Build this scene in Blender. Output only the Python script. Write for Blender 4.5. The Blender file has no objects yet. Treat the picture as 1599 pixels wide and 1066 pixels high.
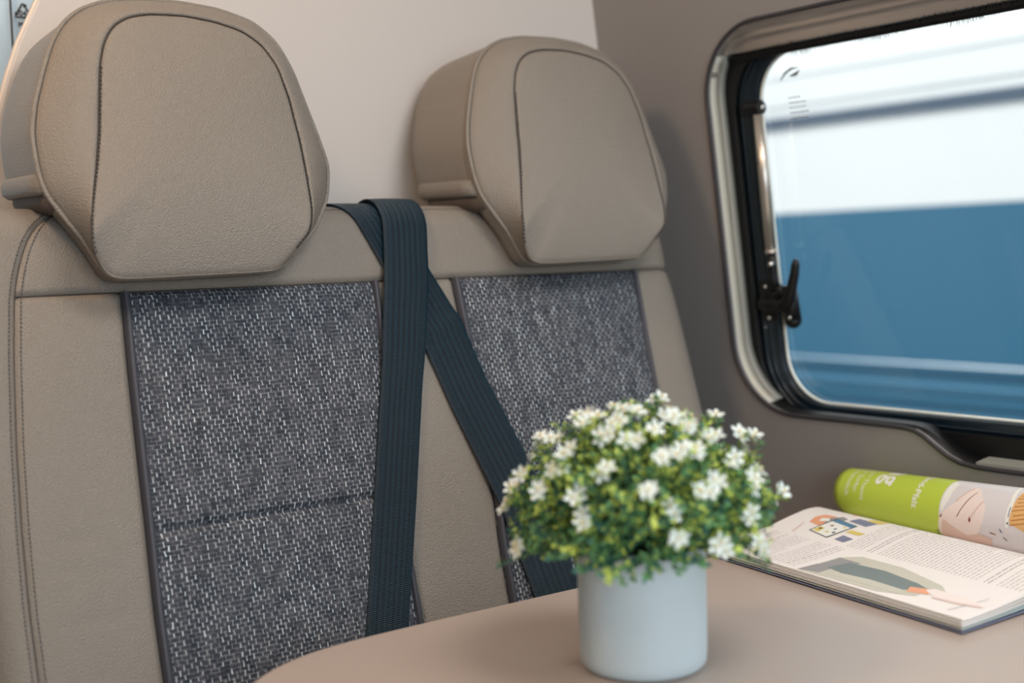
import bpy, bmesh, math, random
import numpy as np
from mathutils import Vector, Matrix

random.seed(7)
rng = np.random.default_rng(7)
SC = bpy.context.scene
COL = SC.collection

# ------------------------------------------------------------------ camera
cam_d = bpy.data.cameras.new('camera'); cam = bpy.data.objects.new('camera', cam_d); COL.objects.link(cam)
RX = Vector((0.79988384, -0.59937527, -0.0305799))
DN = Vector((-0.06624297, -0.03753164, -0.99709741))
FW = Vector((0.59648782, 0.79958781, -0.06972535))
R = Matrix((RX, -DN, -FW)).transposed()
cam.matrix_world = Matrix.Translation((0, 0, 1.04)) @ R.to_4x4()
cam_d.sensor_width = 36; cam_d.lens = 1981 / 1599 * 36
cam_d.clip_start = 0.02; cam_d.clip_end = 200
cam_d.dof.use_dof = True; cam_d.dof.focus_distance = 1.18; cam_d.dof.aperture_fstop = 2.9
SC.camera = cam

# ------------------------------------------------------------------ view, sky, sun, large lamps
vs = SC.view_settings
vs.view_transform = 'Standard'; vs.look = 'None'; vs.gamma = 1; vs.use_curve_mapping = False; vs.exposure = 0.0
SC.display_settings.display_device = 'sRGB'
W = bpy.data.worlds.new('sky'); SC.world = W; W.use_nodes = True
wn = W.node_tree.nodes; wl = W.node_tree.links
bg = wn['Background']
bg.inputs['Color'].default_value = (0.86, 0.94, 1.0, 1); bg.inputs['Strength'].default_value = 1.7

def lamp(name, kind, loc, target, energy, color, size=None, sy=None, angle=None):
    d = bpy.data.lights.new(name, kind); o = bpy.data.objects.new(name, d); COL.objects.link(o)
    o.location = loc; d.energy = energy; d.color = color
    o.rotation_euler = (Vector(target) - Vector(loc)).to_track_quat('-Z', 'Y').to_euler()
    if kind == 'AREA':
        d.shape = 'RECTANGLE'; d.size = size; d.size_y = sy or size
    if angle: d.angle = angle
    return o
lamp('sun', 'SUN', (-3, 6, 8), (-3 + 3.2, 6 - 4.5, 8 - 6.5), 3.6, (1.0, 0.95, 0.88), angle=math.radians(1))
lamp('table_fill', 'AREA', (0.72, 0.22, 1.86), (0.78, 0.55, 0.7), 11, (1.0, 0.95, 0.90), 0.55, 0.55)  # added fill lamp to brighten table and paper, its source unseen
lamp('door_daylight', 'AREA', (0.0, -1.35, 1.25), (0.6, 0.9, 0.95), 13.5, (0.74, 0.90, 1.0), 1.3, 1.0)
lamp('ceiling_lamp', 'AREA', (-0.05, 0.86, 1.80), (0.40, 1.10, 1.10), 5.0, (1.0, 0.70, 0.46), 0.22, 0.22)

# ------------------------------------------------------------------ helpers
def srgb(r, g, b):
    def f(c):
        c /= 255.0
        return c / 12.92 if c <= 0.04045 else ((c + 0.055) / 1.055) ** 2.4
    return (f(r), f(g), f(b), 1)

def mat(name, color, rough=0.5, metal=0.0, spec=0.5, bump=None, var=0.0, vscale=6.0, sheen=0.0, trans=0.0):
    """bump = (scale, distance, kind)"""
    m = bpy.data.materials.new(name); m.use_nodes = True
    nt = m.node_tree; b = nt.nodes['Principled BSDF']
    b.inputs['Roughness'].default_value = rough; b.inputs['Metallic'].default_value = metal
    b.inputs['Specular IOR Level'].default_value = spec
    if sheen:
        b.inputs['Sheen Weight'].default_value = sheen; b.inputs['Sheen Roughness'].default_value = 0.4
    tc = nt.nodes.new('ShaderNodeTexCoord')
    if var > 0:
        n = nt.nodes.new('ShaderNodeTexNoise'); n.inputs['Scale'].default_value = vscale; n.inputs['Detail'].default_value = 5
        nt.links.new(tc.outputs['Object'], n.inputs['Vector'])
        mx = nt.nodes.new('ShaderNodeMix'); mx.data_type = 'RGBA'
        nt.links.new(n.outputs['Fac'], mx.inputs['Factor'])
        mx.inputs[6].default_value = tuple(c * (1 - var) for c in color[:3]) + (1,)
        mx.inputs[7].default_value = tuple(min(1, c * (1 + var)) for c in color[:3]) + (1,)
        nt.links.new(mx.outputs[2], b.inputs['Base Color'])
    else:
        b.inputs['Base Color'].default_value = color
    if bump:
        sc, dist, kind = bump
        bp = nt.nodes.new('ShaderNodeBump'); bp.inputs['Distance'].default_value = dist; bp.inputs['Strength'].default_value = 1.0
        if kind == 'leather':
            nz = nt.nodes.new('ShaderNodeTexNoise'); nz.inputs['Scale'].default_value = 60; nz.inputs['Detail'].default_value = 3
            nt.links.new(tc.outputs['Object'], nz.inputs['Vector'])
            mad = nt.nodes.new('ShaderNodeVectorMath'); mad.operation = 'MULTIPLY_ADD'
            nt.links.new(nz.outputs['Color'], mad.inputs[0]); mad.inputs[1].default_value = (0.0015,) * 3
            nt.links.new(tc.outputs['Object'], mad.inputs[2])
            v = nt.nodes.new('ShaderNodeTexVoronoi'); v.feature = 'F1'; v.inputs['Scale'].default_value = sc
            nt.links.new(mad.outputs[0], v.inputs['Vector'])
            v2 = nt.nodes.new('ShaderNodeTexNoise'); v2.inputs['Scale'].default_value = 28; v2.inputs['Detail'].default_value = 2
            nt.links.new(tc.outputs['Object'], v2.inputs['Vector'])
            mu = nt.nodes.new('ShaderNodeMath'); mu.operation = 'MULTIPLY'
            nt.links.new(v.outputs['Distance'], mu.inputs[0]); nt.links.new(v2.outputs['Fac'], mu.inputs[1])
            sb = nt.nodes.new('ShaderNodeMath'); sb.operation = 'MULTIPLY'; sb.inputs[1].default_value = -1
            nt.links.new(v.outputs['Distance'], sb.inputs[0]); nt.links.new(sb.outputs[0], bp.inputs['Height'])
        else:
            nz = nt.nodes.new('ShaderNodeTexNoise'); nz.inputs['Scale'].default_value = sc; nz.inputs['Detail'].default_value = 4
            nt.links.new(tc.outputs['Object'], nz.inputs['Vector']); nt.links.new(nz.outputs['Fac'], bp.inputs['Height'])
        nt.links.new(bp.outputs['Normal'], b.inputs['Normal'])
    return m

class NX:
    """tiny math-node expression builder"""
    def __init__(s, nt): s.nt = nt
    def m(s, op, a, b=None, c=None):
        n = s.nt.nodes.new('ShaderNodeMath'); n.operation = op
        for i, x in enumerate((a, b, c)):
            if x is None: continue
            if isinstance(x, (int, float)): n.inputs[i].default_value = x
            else: s.nt.links.new(x, n.inputs[i])
        return n.outputs[0]
    def comb(s, x, y, z=0.0):
        n = s.nt.nodes.new('ShaderNodeCombineXYZ')
        for i, q in enumerate((x, y, z)):
            if isinstance(q, (int, float)): n.inputs[i].default_value = q
            else: s.nt.links.new(q, n.inputs[i])
        return n.outputs[0]
    def white(s, vec):
        n = s.nt.nodes.new('ShaderNodeTexWhiteNoise'); n.noise_dimensions = '3D'; s.nt.links.new(vec, n.inputs['Vector']); return n.outputs['Value']
    def noise(s, vec, scale=1.0, det=2):
        n = s.nt.nodes.new('ShaderNodeTexNoise'); n.inputs['Scale'].default_value = scale; n.inputs['Detail'].default_value = det
        s.nt.links.new(vec, n.inputs['Vector']); return n.outputs['Fac']
    def smooth(s, x, a, b, lo=0.0, hi=1.0):
        n = s.nt.nodes.new('ShaderNodeMapRange'); n.interpolation_type = 'SMOOTHSTEP'
        s.nt.links.new(x, n.inputs['Value']); n.inputs['From Min'].default_value = a; n.inputs['From Max'].default_value = b
        n.inputs['To Min'].default_value = lo; n.inputs['To Max'].default_value = hi; return n.outputs['Result']
    def mix(s, f, a, b):
        n = s.nt.nodes.new('ShaderNodeMix'); n.data_type = 'RGBA'
        if isinstance(f, (int, float)): n.inputs['Factor'].default_value = f
        else: s.nt.links.new(f, n.inputs['Factor'])
        for i, q in ((6, a), (7, b)):
            if isinstance(q, tuple): n.inputs[i].default_value = q
            else: s.nt.links.new(q, n.inputs[i])
        return n.outputs[2]

def weave_mat():
    m = bpy.data.materials.new('woven_tweed'); m.use_nodes = True; nt = m.node_tree; x = NX(nt)
    b = nt.nodes['Principled BSDF']; b.inputs['Roughness'].default_value = 0.85; b.inputs['Specular IOR Level'].default_value = 0.25
    uvn = nt.nodes.new('ShaderNodeUVMap'); uvn.uv_map = 'UVMap'
    sp = nt.nodes.new('ShaderNodeSeparateXYZ')
    wob = nt.nodes.new('ShaderNodeTexNoise'); wob.inputs['Scale'].default_value = 90; nt.links.new(uvn.outputs[0], wob.inputs['Vector'])
    wa = nt.nodes.new('ShaderNodeVectorMath'); wa.operation = 'MULTIPLY_ADD'; wa.inputs[1].default_value = (0.0030, 0.0030, 0)
    nt.links.new(wob.outputs['Color'], wa.inputs[0]); nt.links.new(uvn.outputs[0], wa.inputs[2])
    nt.links.new(wa.outputs[0], sp.inputs[0])
    u = x.m('DIVIDE', sp.outputs[0], 0.0037); v = x.m('DIVIDE', sp.outputs[1], 0.0080)
    col = x.m('FLOOR', u); fu = x.m('FRACT', u)
    odd = x.m('MODULO', x.m('ABSOLUTE', col), 2.0)
    v2 = x.m('ADD', v, x.m('MULTIPLY', odd, 0.5)); row = x.m('FLOOR', v2); fv = x.m('FRACT', v2)
    du = x.m('ABSOLUTE', x.m('SUBTRACT', fu, 0.5)); dv = x.m('ABSOLUTE', x.m('SUBTRACT', fv, 0.5))
    mu = x.smooth(du, 0.08, 0.28, 1.0, 0.0)
    rl_ = x.white(x.comb(col, row, 3.0))
    mv = x.smooth(x.m('ADD', dv, x.m('MULTIPLY', rl_, 0.20)), 0.28, 0.46, 1.0, 0.0)
    dash = x.m('MULTIPLY', mu, mv)
    # weft floats between the dashes
    mv2 = x.smooth(x.m('ABSOLUTE', x.m('SUBTRACT', x.m('FRACT', x.m('MULTIPLY', v2, 2.0)), 0.5)), 0.10, 0.30, 1.0, 0.0)
    rnd = x.white(x.comb(col, row, 1.0)); rnd2 = x.white(x.comb(col, row, 5.0)); rw = x.white(x.comb(x.m('FLOOR', x.m('MULTIPLY', u, 0.5)), x.m('FLOOR', x.m('MULTIPLY', v2, 2.0)), 9.0))
    streak = x.noise(x.comb(x.m('MULTIPLY', col, 1.37), x.m('MULTIPLY', v, 0.13)), 1.0, 1)
    streak = x.smooth(streak, 0.38, 0.72)
    patch = x.noise(x.comb(x.m('MULTIPLY', u, 0.06), x.m('MULTIPLY', v, 0.03)), 1.0, 3)
    br = x.m('MULTIPLY_ADD', x.m('POWER', rnd, 1.3), 0.62, x.m('MULTIPLY', streak, 0.60))
    br = x.m('MULTIPLY', br, x.smooth(patch, 0.25, 0.75, 0.90, 1.15))
    k = x.m('MINIMUM', x.m('MULTIPLY', dash, br), 1.0)
    weft = x.m('MULTIPLY', x.m('MULTIPLY', mv2, rw), 0.30)
    base = x.mix(rnd2, srgb(46, 51, 60), srgb(80, 82, 90))
    c1 = x.mix(weft, base, srgb(158, 160, 166))
    c2 = x.mix(k, c1, x.mix(rnd2, srgb(216, 228, 236), srgb(200, 202, 204)))
    nt.links.new(c2, b.inputs['Base Color'])
    bp = nt.nodes.new('ShaderNodeBump'); bp.inputs['Distance'].default_value = 0.0012; bp.inputs['Strength'].default_value = 0.9
    h = x.m('MULTIPLY_ADD', mv2, 0.35, dash); nt.links.new(h, bp.inputs['Height']); nt.links.new(bp.outputs['Normal'], b.inputs['Normal'])
    return m

def belt_mat():
    m = bpy.data.materials.new('belt_webbing'); m.use_nodes = True; nt = m.node_tree; x = NX(nt)
    b = nt.nodes['Principled BSDF']; b.inputs['Roughness'].default_value = 0.42; b.inputs['Specular IOR Level'].default_value = 0.45
    b.inputs['Sheen Weight'].default_value = 0.12; b.inputs['Sheen Tint'].default_value = srgb(70, 150, 185)
    uvn = nt.nodes.new('ShaderNodeUVMap'); uvn.uv_map = 'UVMap'
    sp = nt.nodes.new('ShaderNodeSeparateXYZ'); nt.links.new(uvn.outputs[0], sp.inputs[0])
    u = sp.outputs[0]; v = sp.outputs[1]
    ribs = x.m('SINE', x.m('MULTIPLY', u, 2 * math.pi * 8))
    inner = x.smooth(x.m('ABSOLUTE', x.m('SUBTRACT', u, 0.5)), 0.30, 0.42, 1.0, 0.0)
    ribs = x.m('MULTIPLY', ribs, inner)
    wv = x.m('SINE', x.m('ADD', x.m('MULTIPLY', v, 2 * math.pi / 0.0019), x.m('MULTIPLY', x.m('ABSOLUTE', x.m('SINE', x.m('MULTIPLY', u, 40.0))), 2.0)))
    c = x.mix(x.m('MULTIPLY_ADD', ribs, 0.5, 0.5), srgb(6, 22, 32), srgb(18, 44, 58))
    nt.links.new(c, b.inputs['Base Color'])
    bp = nt.nodes.new('ShaderNodeBump'); bp.inputs['Distance'].default_value = 0.0006; bp.inputs['Strength'].default_value = 0.8
    nt.links.new(x.m('MULTIPLY_ADD', wv, 0.5, x.m('MULTIPLY', ribs, 0.22)), bp.inputs['Height']); nt.links.new(bp.outputs['Normal'], b.inputs['Normal'])
    return m

M = dict(
    leather=mat('beige_leather', srgb(136, 128, 119), 0.44, spec=0.42, bump=(780, 0.00062, 'leather'), var=0.02, vscale=9),
    stitch=mat('dark_thread', srgb(58, 55, 54), 0.8),
    groove=mat('seam_shadow', srgb(66, 58, 52), 0.8),  # dark cord along the seams, groove shade put into its colour
    piping=mat('charcoal_piping', srgb(62, 62, 70), 0.5, bump=(300, 0.0003, 'noise')),
    tweed=weave_mat(), belt=belt_mat(),
    hollow=mat('shaded_hollow', srgb(88, 76, 68), 0.7),  # underside of the headrest shell, the hollow's shade put into the brown
    table=mat('taupe_laminate', srgb(180, 165, 156), 0.42, spec=0.4, bump=(900, 0.00008, 'noise'), var=0.03, vscale=400),
    wallr=mat('grey_brown_wall_panel', srgb(141, 137, 136), 0.6, spec=0.3, bump=(700, 0.00015, 'noise')),
    wallb=mat('cream_partition_panel', srgb(204, 198, 194), 0.6, spec=0.25, bump=(800, 0.0001, 'noise')),
    rim=mat('partition_edge_highlight', srgb(228, 214, 200), 0.5),  # lighter than the panel: warm edge highlight put into the colour
    film=mat('pale_blue_film', srgb(200, 224, 242), 0.35, bump=(14, 0.004, 'noise')),
    ink=mat('black_print', srgb(28, 30, 34), 0.6),
    greyink=mat('grey_print', srgb(128, 120, 124), 0.7),
    black=mat('black_rubber', srgb(16, 17, 19), 0.45, spec=0.4),
    frame=mat('window_frame_black', srgb(18, 32, 42), 0.26, spec=0.55),
    edge=mat('dark_grey_trim', srgb(52, 50, 54), 0.5),
    liner=mat('beige_liner', srgb(204, 200, 186), 0.45),
    liner2=mat('grey_liner', srgb(150, 150, 142), 0.45),
    alu=mat('satin_aluminium', srgb(200, 190, 182), 0.27, metal=0.55),
    strut=mat('satin_steel', srgb(206, 198, 188), 0.3, metal=0.75),
    chrome=mat('chrome', srgb(225, 222, 218), 0.16, metal=1.0),
    paneedge=mat('milky_pane_edge', srgb(240, 246, 240), 0.25),
    brush=mat('black_bristles', srgb(10, 10, 12), 0.75),
    pot=mat('pale_ceramic', srgb(200, 214, 220), 0.55, spec=0.35, bump=(60, 0.0006, 'noise'), var=0.06, vscale=14),
    soil=mat('dark_soil', srgb(46, 38, 30), 0.9, bump=(200, 0.002, 'noise')),
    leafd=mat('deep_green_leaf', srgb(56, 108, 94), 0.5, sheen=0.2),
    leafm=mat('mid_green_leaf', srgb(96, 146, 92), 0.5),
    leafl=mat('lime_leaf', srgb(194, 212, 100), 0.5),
    stem=mat('green_stem', srgb(84, 118, 76), 0.6),
    petal=mat('white_petal', srgb(234, 242, 238), 0.55),
    bud=mat('cream_bud', srgb(226, 208, 150), 0.6),
    paper=mat('magazine_paper', srgb(246, 239, 235), 0.5, spec=0.3),
    pagee=mat('grey_page_edges', srgb(196, 196, 190), 0.6),
    cyan=mat('page_edges_blue_light', srgb(160, 208, 218), 0.6),  # paper edges with cool bluish light put into their colour
    lime=mat('lime_green_print', srgb(192, 214, 78), 0.34, spec=0.4),
    photo=mat('pale_photo_print', srgb(226, 222, 224), 0.34, spec=0.4),
    skin=mat('skin_print', srgb(246, 230, 224), 0.4),
    skin2=mat('shaded_skin_print', srgb(228, 198, 186), 0.4),
    redbrown=mat('red_brown_print', srgb(140, 70, 60), 0.4),
    hair=mat('orange_hair_print', srgb(232, 184, 122), 0.4),
    hair2=mat('brown_hair_print', srgb(196, 136, 78), 0.4),
    white=mat('white_print', srgb(246, 246, 238), 0.4),
    suit=mat('slate_green_print', srgb(116, 128, 126), 0.5),
    sand=mat('sand_print', srgb(206, 202, 186), 0.5),
    greyp=mat('mid_grey_print', srgb(152, 148, 148), 0.5),
    blue=mat('blue_print', srgb(84, 132, 164), 0.5),
    navy=mat('slate_blue_print', srgb(128, 132, 158), 0.5),
    orange=mat('orange_print', srgb(240, 168, 128), 0.5),
    yellow=mat('yellow_print', srgb(226, 206, 110), 0.5),
    whitepaint=mat('white_vehicle_paint', srgb(236, 238, 238), 0.35),
    bluepaint=mat('blue_vehicle_paint', srgb(46, 104, 134), 0.35),
    darkstripe=mat('slate_stripe', srgb(78, 94, 112), 0.5),
    asphalt=mat('asphalt', srgb(96, 98, 100), 0.9, bump=(60, 0.004, 'noise')),
    floor=mat('vinyl_floor', srgb(120, 104, 92), 0.5, var=0.12, vscale=18),
    wood=mat('brown_side_lining', srgb(150, 122, 100), 0.6),
    ceil=mat('ceiling_lining', srgb(210, 204, 196), 0.7),
    grey=mat('grey_plastic', srgb(120, 122, 122), 0.5),
)

WORLD = {}
def link(name, me, m=None, parent=None, mw=None, smooth=True):
    o = bpy.data.objects.new(name, me); COL.objects.link(o)
    if m is not None:
        for q in (m if isinstance(m, (list, tuple)) else [m]): me.materials.append(q)
    if parent is not None: o.parent = parent
    if mw is not None:
        WORLD[o.name] = mw
        o.matrix_basis = mw if parent is None else WORLD.get(parent.name, Matrix.Identity(4)).inverted() @ mw
    if smooth: me.shade_smooth()
    return o

def pyd(name, V, F, m=None, parent=None, mw=None, smooth=True):
    me = bpy.data.meshes.new(name); me.from_pydata([tuple(map(float, v)) for v in V], [], F); me.update()
    return link(name, me, m, parent, mw, smooth)

def thing(name, label, cat, loc=(0, 0, 0), group=None):
    o = bpy.data.objects.new(name, None); COL.objects.link(o); o.location = loc
    o['label'] = label; o['category'] = cat
    if group: o['group'] = group
    o.empty_display_size = 0.02
    bpy.context.view_layer.update()
    return o
def struct(o): o['kind'] = 'structure'; return o
def stuff(o): o['kind'] = 'stuff'; return o

class MB:
    """mesh collector"""
    def __init__(s): s.V = []; s.F = []; s.mi = []
    def add(s, V, F, mi=0):
        k = len(s.V); s.V += [tuple(map(float, v)) for v in V]; s.F += [tuple(i + k for i in f) for f in F]; s.mi += [mi] * len(F)
    def box(s, c, d, mi=0, rot=None):
        V = []
        for x in (-1, 1):
            for y in (-1, 1):
                for z in (-1, 1):
                    p = Vector((x * d[0] / 2, y * d[1] / 2, z * d[2] / 2))
                    if rot is not None: p = rot @ p
                    V.append(p + Vector(c))
        s.add(V, [(0, 1, 3, 2), (4, 6, 7, 5), (0, 4, 5, 1), (2, 3, 7, 6), (0, 2, 6, 4), (1, 5, 7, 3)], mi)
    def tube(s, P, r, n=8, mi=0, closed=False, cap=True):
        P = [Vector(p) for p in P]; N = len(P); rr = r if isinstance(r, (list, tuple)) else [r] * N
        up = None; V = []
        for i in range(N):
            a = P[(i - 1) % N] if (closed or i > 0) else P[i]
            c = P[(i + 1) % N] if (closed or i < N - 1) else P[i]
            t = (c - a).normalized()
            if up is None:
                up = t.cross(Vector((0.13, 0.31, 0.94))).normalized()
            up = (up - t * up.dot(t)).normalized(); q = t.cross(up)
            for k in range(n):
                an = 2 * math.pi * k / n
                V.append(P[i] + rr[i] * (math.cos(an) * up + math.sin(an) * q))
        F = []
        for i in range(N if closed else N - 1):
            for k in range(n):
                a = i * n + k; b = i * n + (k + 1) % n; j = (i + 1) % N
                F.append((a, b, j * n + (k + 1) % n, j * n + k))
        if cap and not closed:
            F.append(tuple(range(n))[::-1]); F.append(tuple((N - 1) * n + k for k in range(n)))
        s.add(V, F, mi)
    def lathe(s, prof, n=48, c=(0, 0, 0), mi=0):
        V = []; F = []
        for r, z in prof:
            for k in range(n):
                a = 2 * math.pi * k / n; V.append((c[0] + r * math.cos(a), c[1] + r * math.sin(a), c[2] + z))
        for i in range(len(prof) - 1):
            for k in range(n):
                F.append((i * n + k, i * n + (k + 1) % n, (i + 1) * n + (k + 1) % n, (i + 1) * n + k))
        s.add(V, F, mi)
    def ball(s, c, r, mi=0, n=12):
        prof = [(r * math.sin(math.pi * i / n) + 1e-5, -r * math.cos(math.pi * i / n)) for i in range(n + 1)]
        s.lathe(prof, n, c, mi)
    def build(s, name, m, parent=None, mw=None, smooth=True):
        o = pyd(name, s.V, s.F, m, parent, mw, smooth)
        if any(s.mi): o.data.polygons.foreach_set('material_index', s.mi)
        return o

def bevel(o, w, seg=3, ang=30):
    b = o.modifiers.new('bevel', 'BEVEL'); b.width = w; b.segments = seg; b.limit_method = 'ANGLE'; b.angle_limit = math.radians(ang)
    o.modifiers.new('wn', 'WEIGHTED_NORMAL').keep_sharp = True
    return o

def plate(name, outlines, thick, m, parent=None, mw=None, bev=0.0, zoff=0.0):
    """flat plate with holes: 2D closed outlines in the local xy plane, z from zoff to zoff+thick"""
    cu = bpy.data.curves.new('outline', 'CURVE'); cu.dimensions = '2D'; cu.fill_mode = 'BOTH'
    cu.extrude = thick / 2 - bev; cu.bevel_depth = bev; cu.bevel_resolution = 2; cu.offset = -bev
    for pts in outlines:
        sp = cu.splines.new('POLY'); sp.points.add(len(pts) - 1)
        for p, q in zip(sp.points, pts): p.co = (q[0], q[1], 0, 1)
        sp.use_cyclic_u = True
    tmp = bpy.data.objects.new('tmp', cu); COL.objects.link(tmp)
    bpy.context.view_layer.update()
    me = bpy.data.meshes.new_from_object(tmp.evaluated_get(bpy.context.evaluated_depsgraph_get()))
    bpy.data.objects.remove(tmp); bpy.data.curves.remove(cu)
    me.materials.clear()
    me.transform(Matrix.Translation((0, 0, zoff + thick / 2)))
    o = link(name, me, m, parent, mw, smooth=False)
    return o

def text_mesh(body, size, bold=0.0):
    cu = bpy.data.curves.new('t', 'FONT'); cu.body = body; cu.size = size; cu.offset = bold; cu.resolution_u = 3
    tmp = bpy.data.objects.new('tmp', cu); COL.objects.link(tmp); bpy.context.view_layer.update()
    me = bpy.data.meshes.new_from_object(tmp.evaluated_get(bpy.context.evaluated_depsgraph_get()))
    bm = bmesh.new(); bm.from_mesh(me); bmesh.ops.triangulate(bm, faces=bm.faces[:])
    for _ in range(4):
        E_ = [e for e in bm.edges if e.calc_length() > 0.0016]
        if not E_ or len(bm.faces) > 6000: break
        bmesh.ops.subdivide_edges(bm, edges=E_, cuts=1); bmesh.ops.triangulate(bm, faces=[f for f in bm.faces if len(f.verts) > 3])
    bm.to_mesh(me); bm.free()
    V = [tuple(v.co) for v in me.vertices]; F = [tuple(p.vertices) for p in me.polygons]
    bpy.data.objects.remove(tmp); bpy.data.curves.remove(cu); bpy.data.meshes.remove(me)
    return V, F

def rrect(x0, x1, y0, y1, r, n=10):
    """rounded rectangle; r = one radius or four (x0y0, x1y0, x1y1, x0y1)"""
    rs = r if isinstance(r, (list, tuple)) else [r] * 4
    P = []
    for (cx, cy, a0, q) in ((x0, y0, 180, 0), (x1, y0, 270, 1), (x1, y1, 0, 2), (x0, y1, 90, 3)):
        rr = rs[q]; ccx = cx + rr * (1 if cx == x0 else -1); ccy = cy + rr * (1 if cy == y0 else -1)
        for i in range(n + 1):
            a = math.radians(a0 + 90 * i / n); P.append((ccx + rr * math.cos(a), ccy + rr * math.sin(a)))
    return P

# ------------------------------------------------------------------ the setting
# right wall: leans 7.4 degrees inward; local x = +y world, local y = up the wall, local z = outward
WB = -0.13
E1 = Vector((0, 1, 0)); E2 = Vector((WB, 0, 1)).normalized(); E3 = Vector((1, 0, -WB)).normalized()
WM = Matrix.Translation((1.16, 0, 0.9)) @ Matrix((E1, E2, E3)).transposed().to_4x4()
def wq(z): return (z - 0.9) * math.sqrt(1 + WB * WB)

# the cut-out with the step at its lower near side
def opening(g=0.0):
    P = []
    y1 = 1.092 + g; zt = 1.297 + g; zb = 0.836 - g; y0 = -0.10 - g
    def arc(cy, cz, r, a0, a1, n=12):
        for i in range(n + 1):
            a = math.radians(a0 + (a1 - a0) * i / n); P.append((cy + r * math.cos(a), wq(cz + r * math.sin(a))))
    r = 0.085 + g
    arc(y1 - r, zt - r, r, 0, 90)
    arc(y0 + r, zt - r, r, 90, 180)
    arc(y0 + r, 0.801 - g + r, r, 180, 270)
    zs = 0.801 - g
    for y, z in [(0.74, zs), (0.765, zs + 0.0005), (0.785, zs + 0.003), (0.80, zs + 0.009), (0.815, zs + 0.019), (0.828, zs + 0.028), (0.838, zs + 0.0325), (0.850, zs + 0.0345), (0.87, zb)]:
        P.append((y, wq(z)))
    arc(y1 - r, zb + r, r, 270, 360)
    return P
wall_r = struct(plate('wall_right', [[(-2.2, wq(0.2)), (1.30, wq(0.2)), (1.30, wq(1.9)), (-2.2, wq(1.9))], opening()], 0.006, M['wallr'], None, WM))
trim = MB(); trim.tube([(p[0], p[1], -0.0005) for p in opening()], 0.0026, 8, closed=True)
struct(trim.build('trim_1', M['edge'], None, WM))

# partition behind the bench with its swept left edge
pe = [(x_ + 0.0015, z_) for x_, z_ in [(0.30, 0.2), (0.30, 0.9), (0.315, 1.05), (0.333, 1.15), (0.355, 1.224), (0.3675, 1.258), (0.389, 1.302), (0.416, 1.345), (0.45, 1.385), (0.50, 1.425), (0.58, 1.46), (0.70, 1.48)]]
pm = Matrix.Translation((0, 1.275, 0)) @ Matrix(((1, 0, 0, 0), (0, 0, -1, 0), (0, 1, 0, 0), (0, 0, 0, 1)))
# local z = -y (towards the bench)
part = struct(plate('wall_back', [[(1.30, 0.2)] + [(1.30, 1.9), (0.74, 1.9), (0.72, 1.6)] + pe[::-1]], 0.02, M['wallb'], None, pm, bev=0.003, zoff=-0.022))
eb = MB(); eb.tube([(x + 0.0005, z, -0.006) for x, z in pe], 0.0022, 8)
struct(eb.build('trim_2', M['rim'], None, pm))  # thin tube along the board edge carries the painted highlight

# wall ledge low beside the bench
lm = MB(); lm.box((1.155, 0.6, 0.675), (0.09, 1.28, 0.03))
struct(bevel(lm.build('trim_3', M['table'], smooth=False), 0.003))
fl = MB(); fl.box((0.1, -0.3, 0.18), (2.4, 3.4, 0.04)); struct(fl.build('floor', M['floor'], smooth=False))
cl = MB(); cl.box((0.1, 0.5, 1.91), (2.0, 3.6, 0.03)); struct(cl.build('ceiling', M['ceil'], smooth=False))
# side wall of the van around the open sliding door (behind the camera's left shoulder)
struct(plate('wall_left', [[(-2.0, 0.2), (2.3, 0.2), (2.3, 1.9), (-2.0, 1.9)], rrect(-1.85, -0.75, 0.24, 1.78, 0.08)], 0.03, M['wood'], None,
             Matrix.Translation((-0.85, 0, 0)) @ Matrix(((0, 0, -1, 0), (1, 0, 0, 0), (0, 1, 0, 0), (0, 0, 0, 1)))))

# ------------------------------------------------------------------ window
win = struct(bpy.data.objects.new('window_1', None)); COL.objects.link(win); win.matrix_world = WM; WORLD[win.name] = WM
win['label'] = 'hinged acrylic camper window in a black frame on the right wall'
bpy.context.view_layer.update()
def wring(name, out, inn, w0, w1, m, bev=0.0015):
    return plate(name, [out, inn], w1 - w0, m, win, WM, bev=bev, zoff=w0)
# jamb liners follow the cut-out
def liner(name, g, w0, w1, m, t=0.0025):
    o_ = opening(g + t); i_ = opening(g)
    return plate(name, [o_, i_], w1 - w0, m, win, WM, zoff=w0)
def strip(name, g, w0, w1, m, sel):
    al = opening(g); k0 = next(i for i in range(len(al)) if not sel(al[i]) and sel(al[(i + 1) % len(al)])); al = al[k0 + 1:] + al[:k0 + 1]
    pts = [p for p in al if sel(p)]
    mb = MB(); V = [(p[0], p[1], w) for w in (w0, w1) for p in pts]; n = len(pts)
    mb.add(V, [(i, i + 1, n + i + 1, n + i) for i in range(n - 1)]); o = mb.build(name, m, win, WM); o.modifiers.new('s', 'SOLIDIFY').thickness = 0.0015
strip('jamb_liner', 0.0022, 0.006, 0.020, M['liner'], lambda p: p[0] > 1.046 and p[1] < wq(1.27))
strip('inner_jamb_liner', 0.0005, 0.020, 0.031, M['liner2'], lambda p: p[0] > 1.046 and p[1] < wq(1.27))
strip('sill_liner', 0.0022, 0.006, 0.031, M['black'], lambda p: p[0] < 1.052 and p[1] < wq(0.87))
wring('outer_seal', rrect(-0.16, 1.135, wq(0.775), wq(1.31), 0.10), rrect(-0.05, 1.080, wq(0.822), wq(1.274), 0.082), 0.032, 0.040, M['black'])
wring('window_frame', rrect(-0.12, 1.100, wq(0.79), wq(1.30), 0.09), rrect(-0.02, 1.0525, wq(0.8385), wq(1.261), 0.060), 0.0405, 0.052, M['frame'], 0.002)
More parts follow.
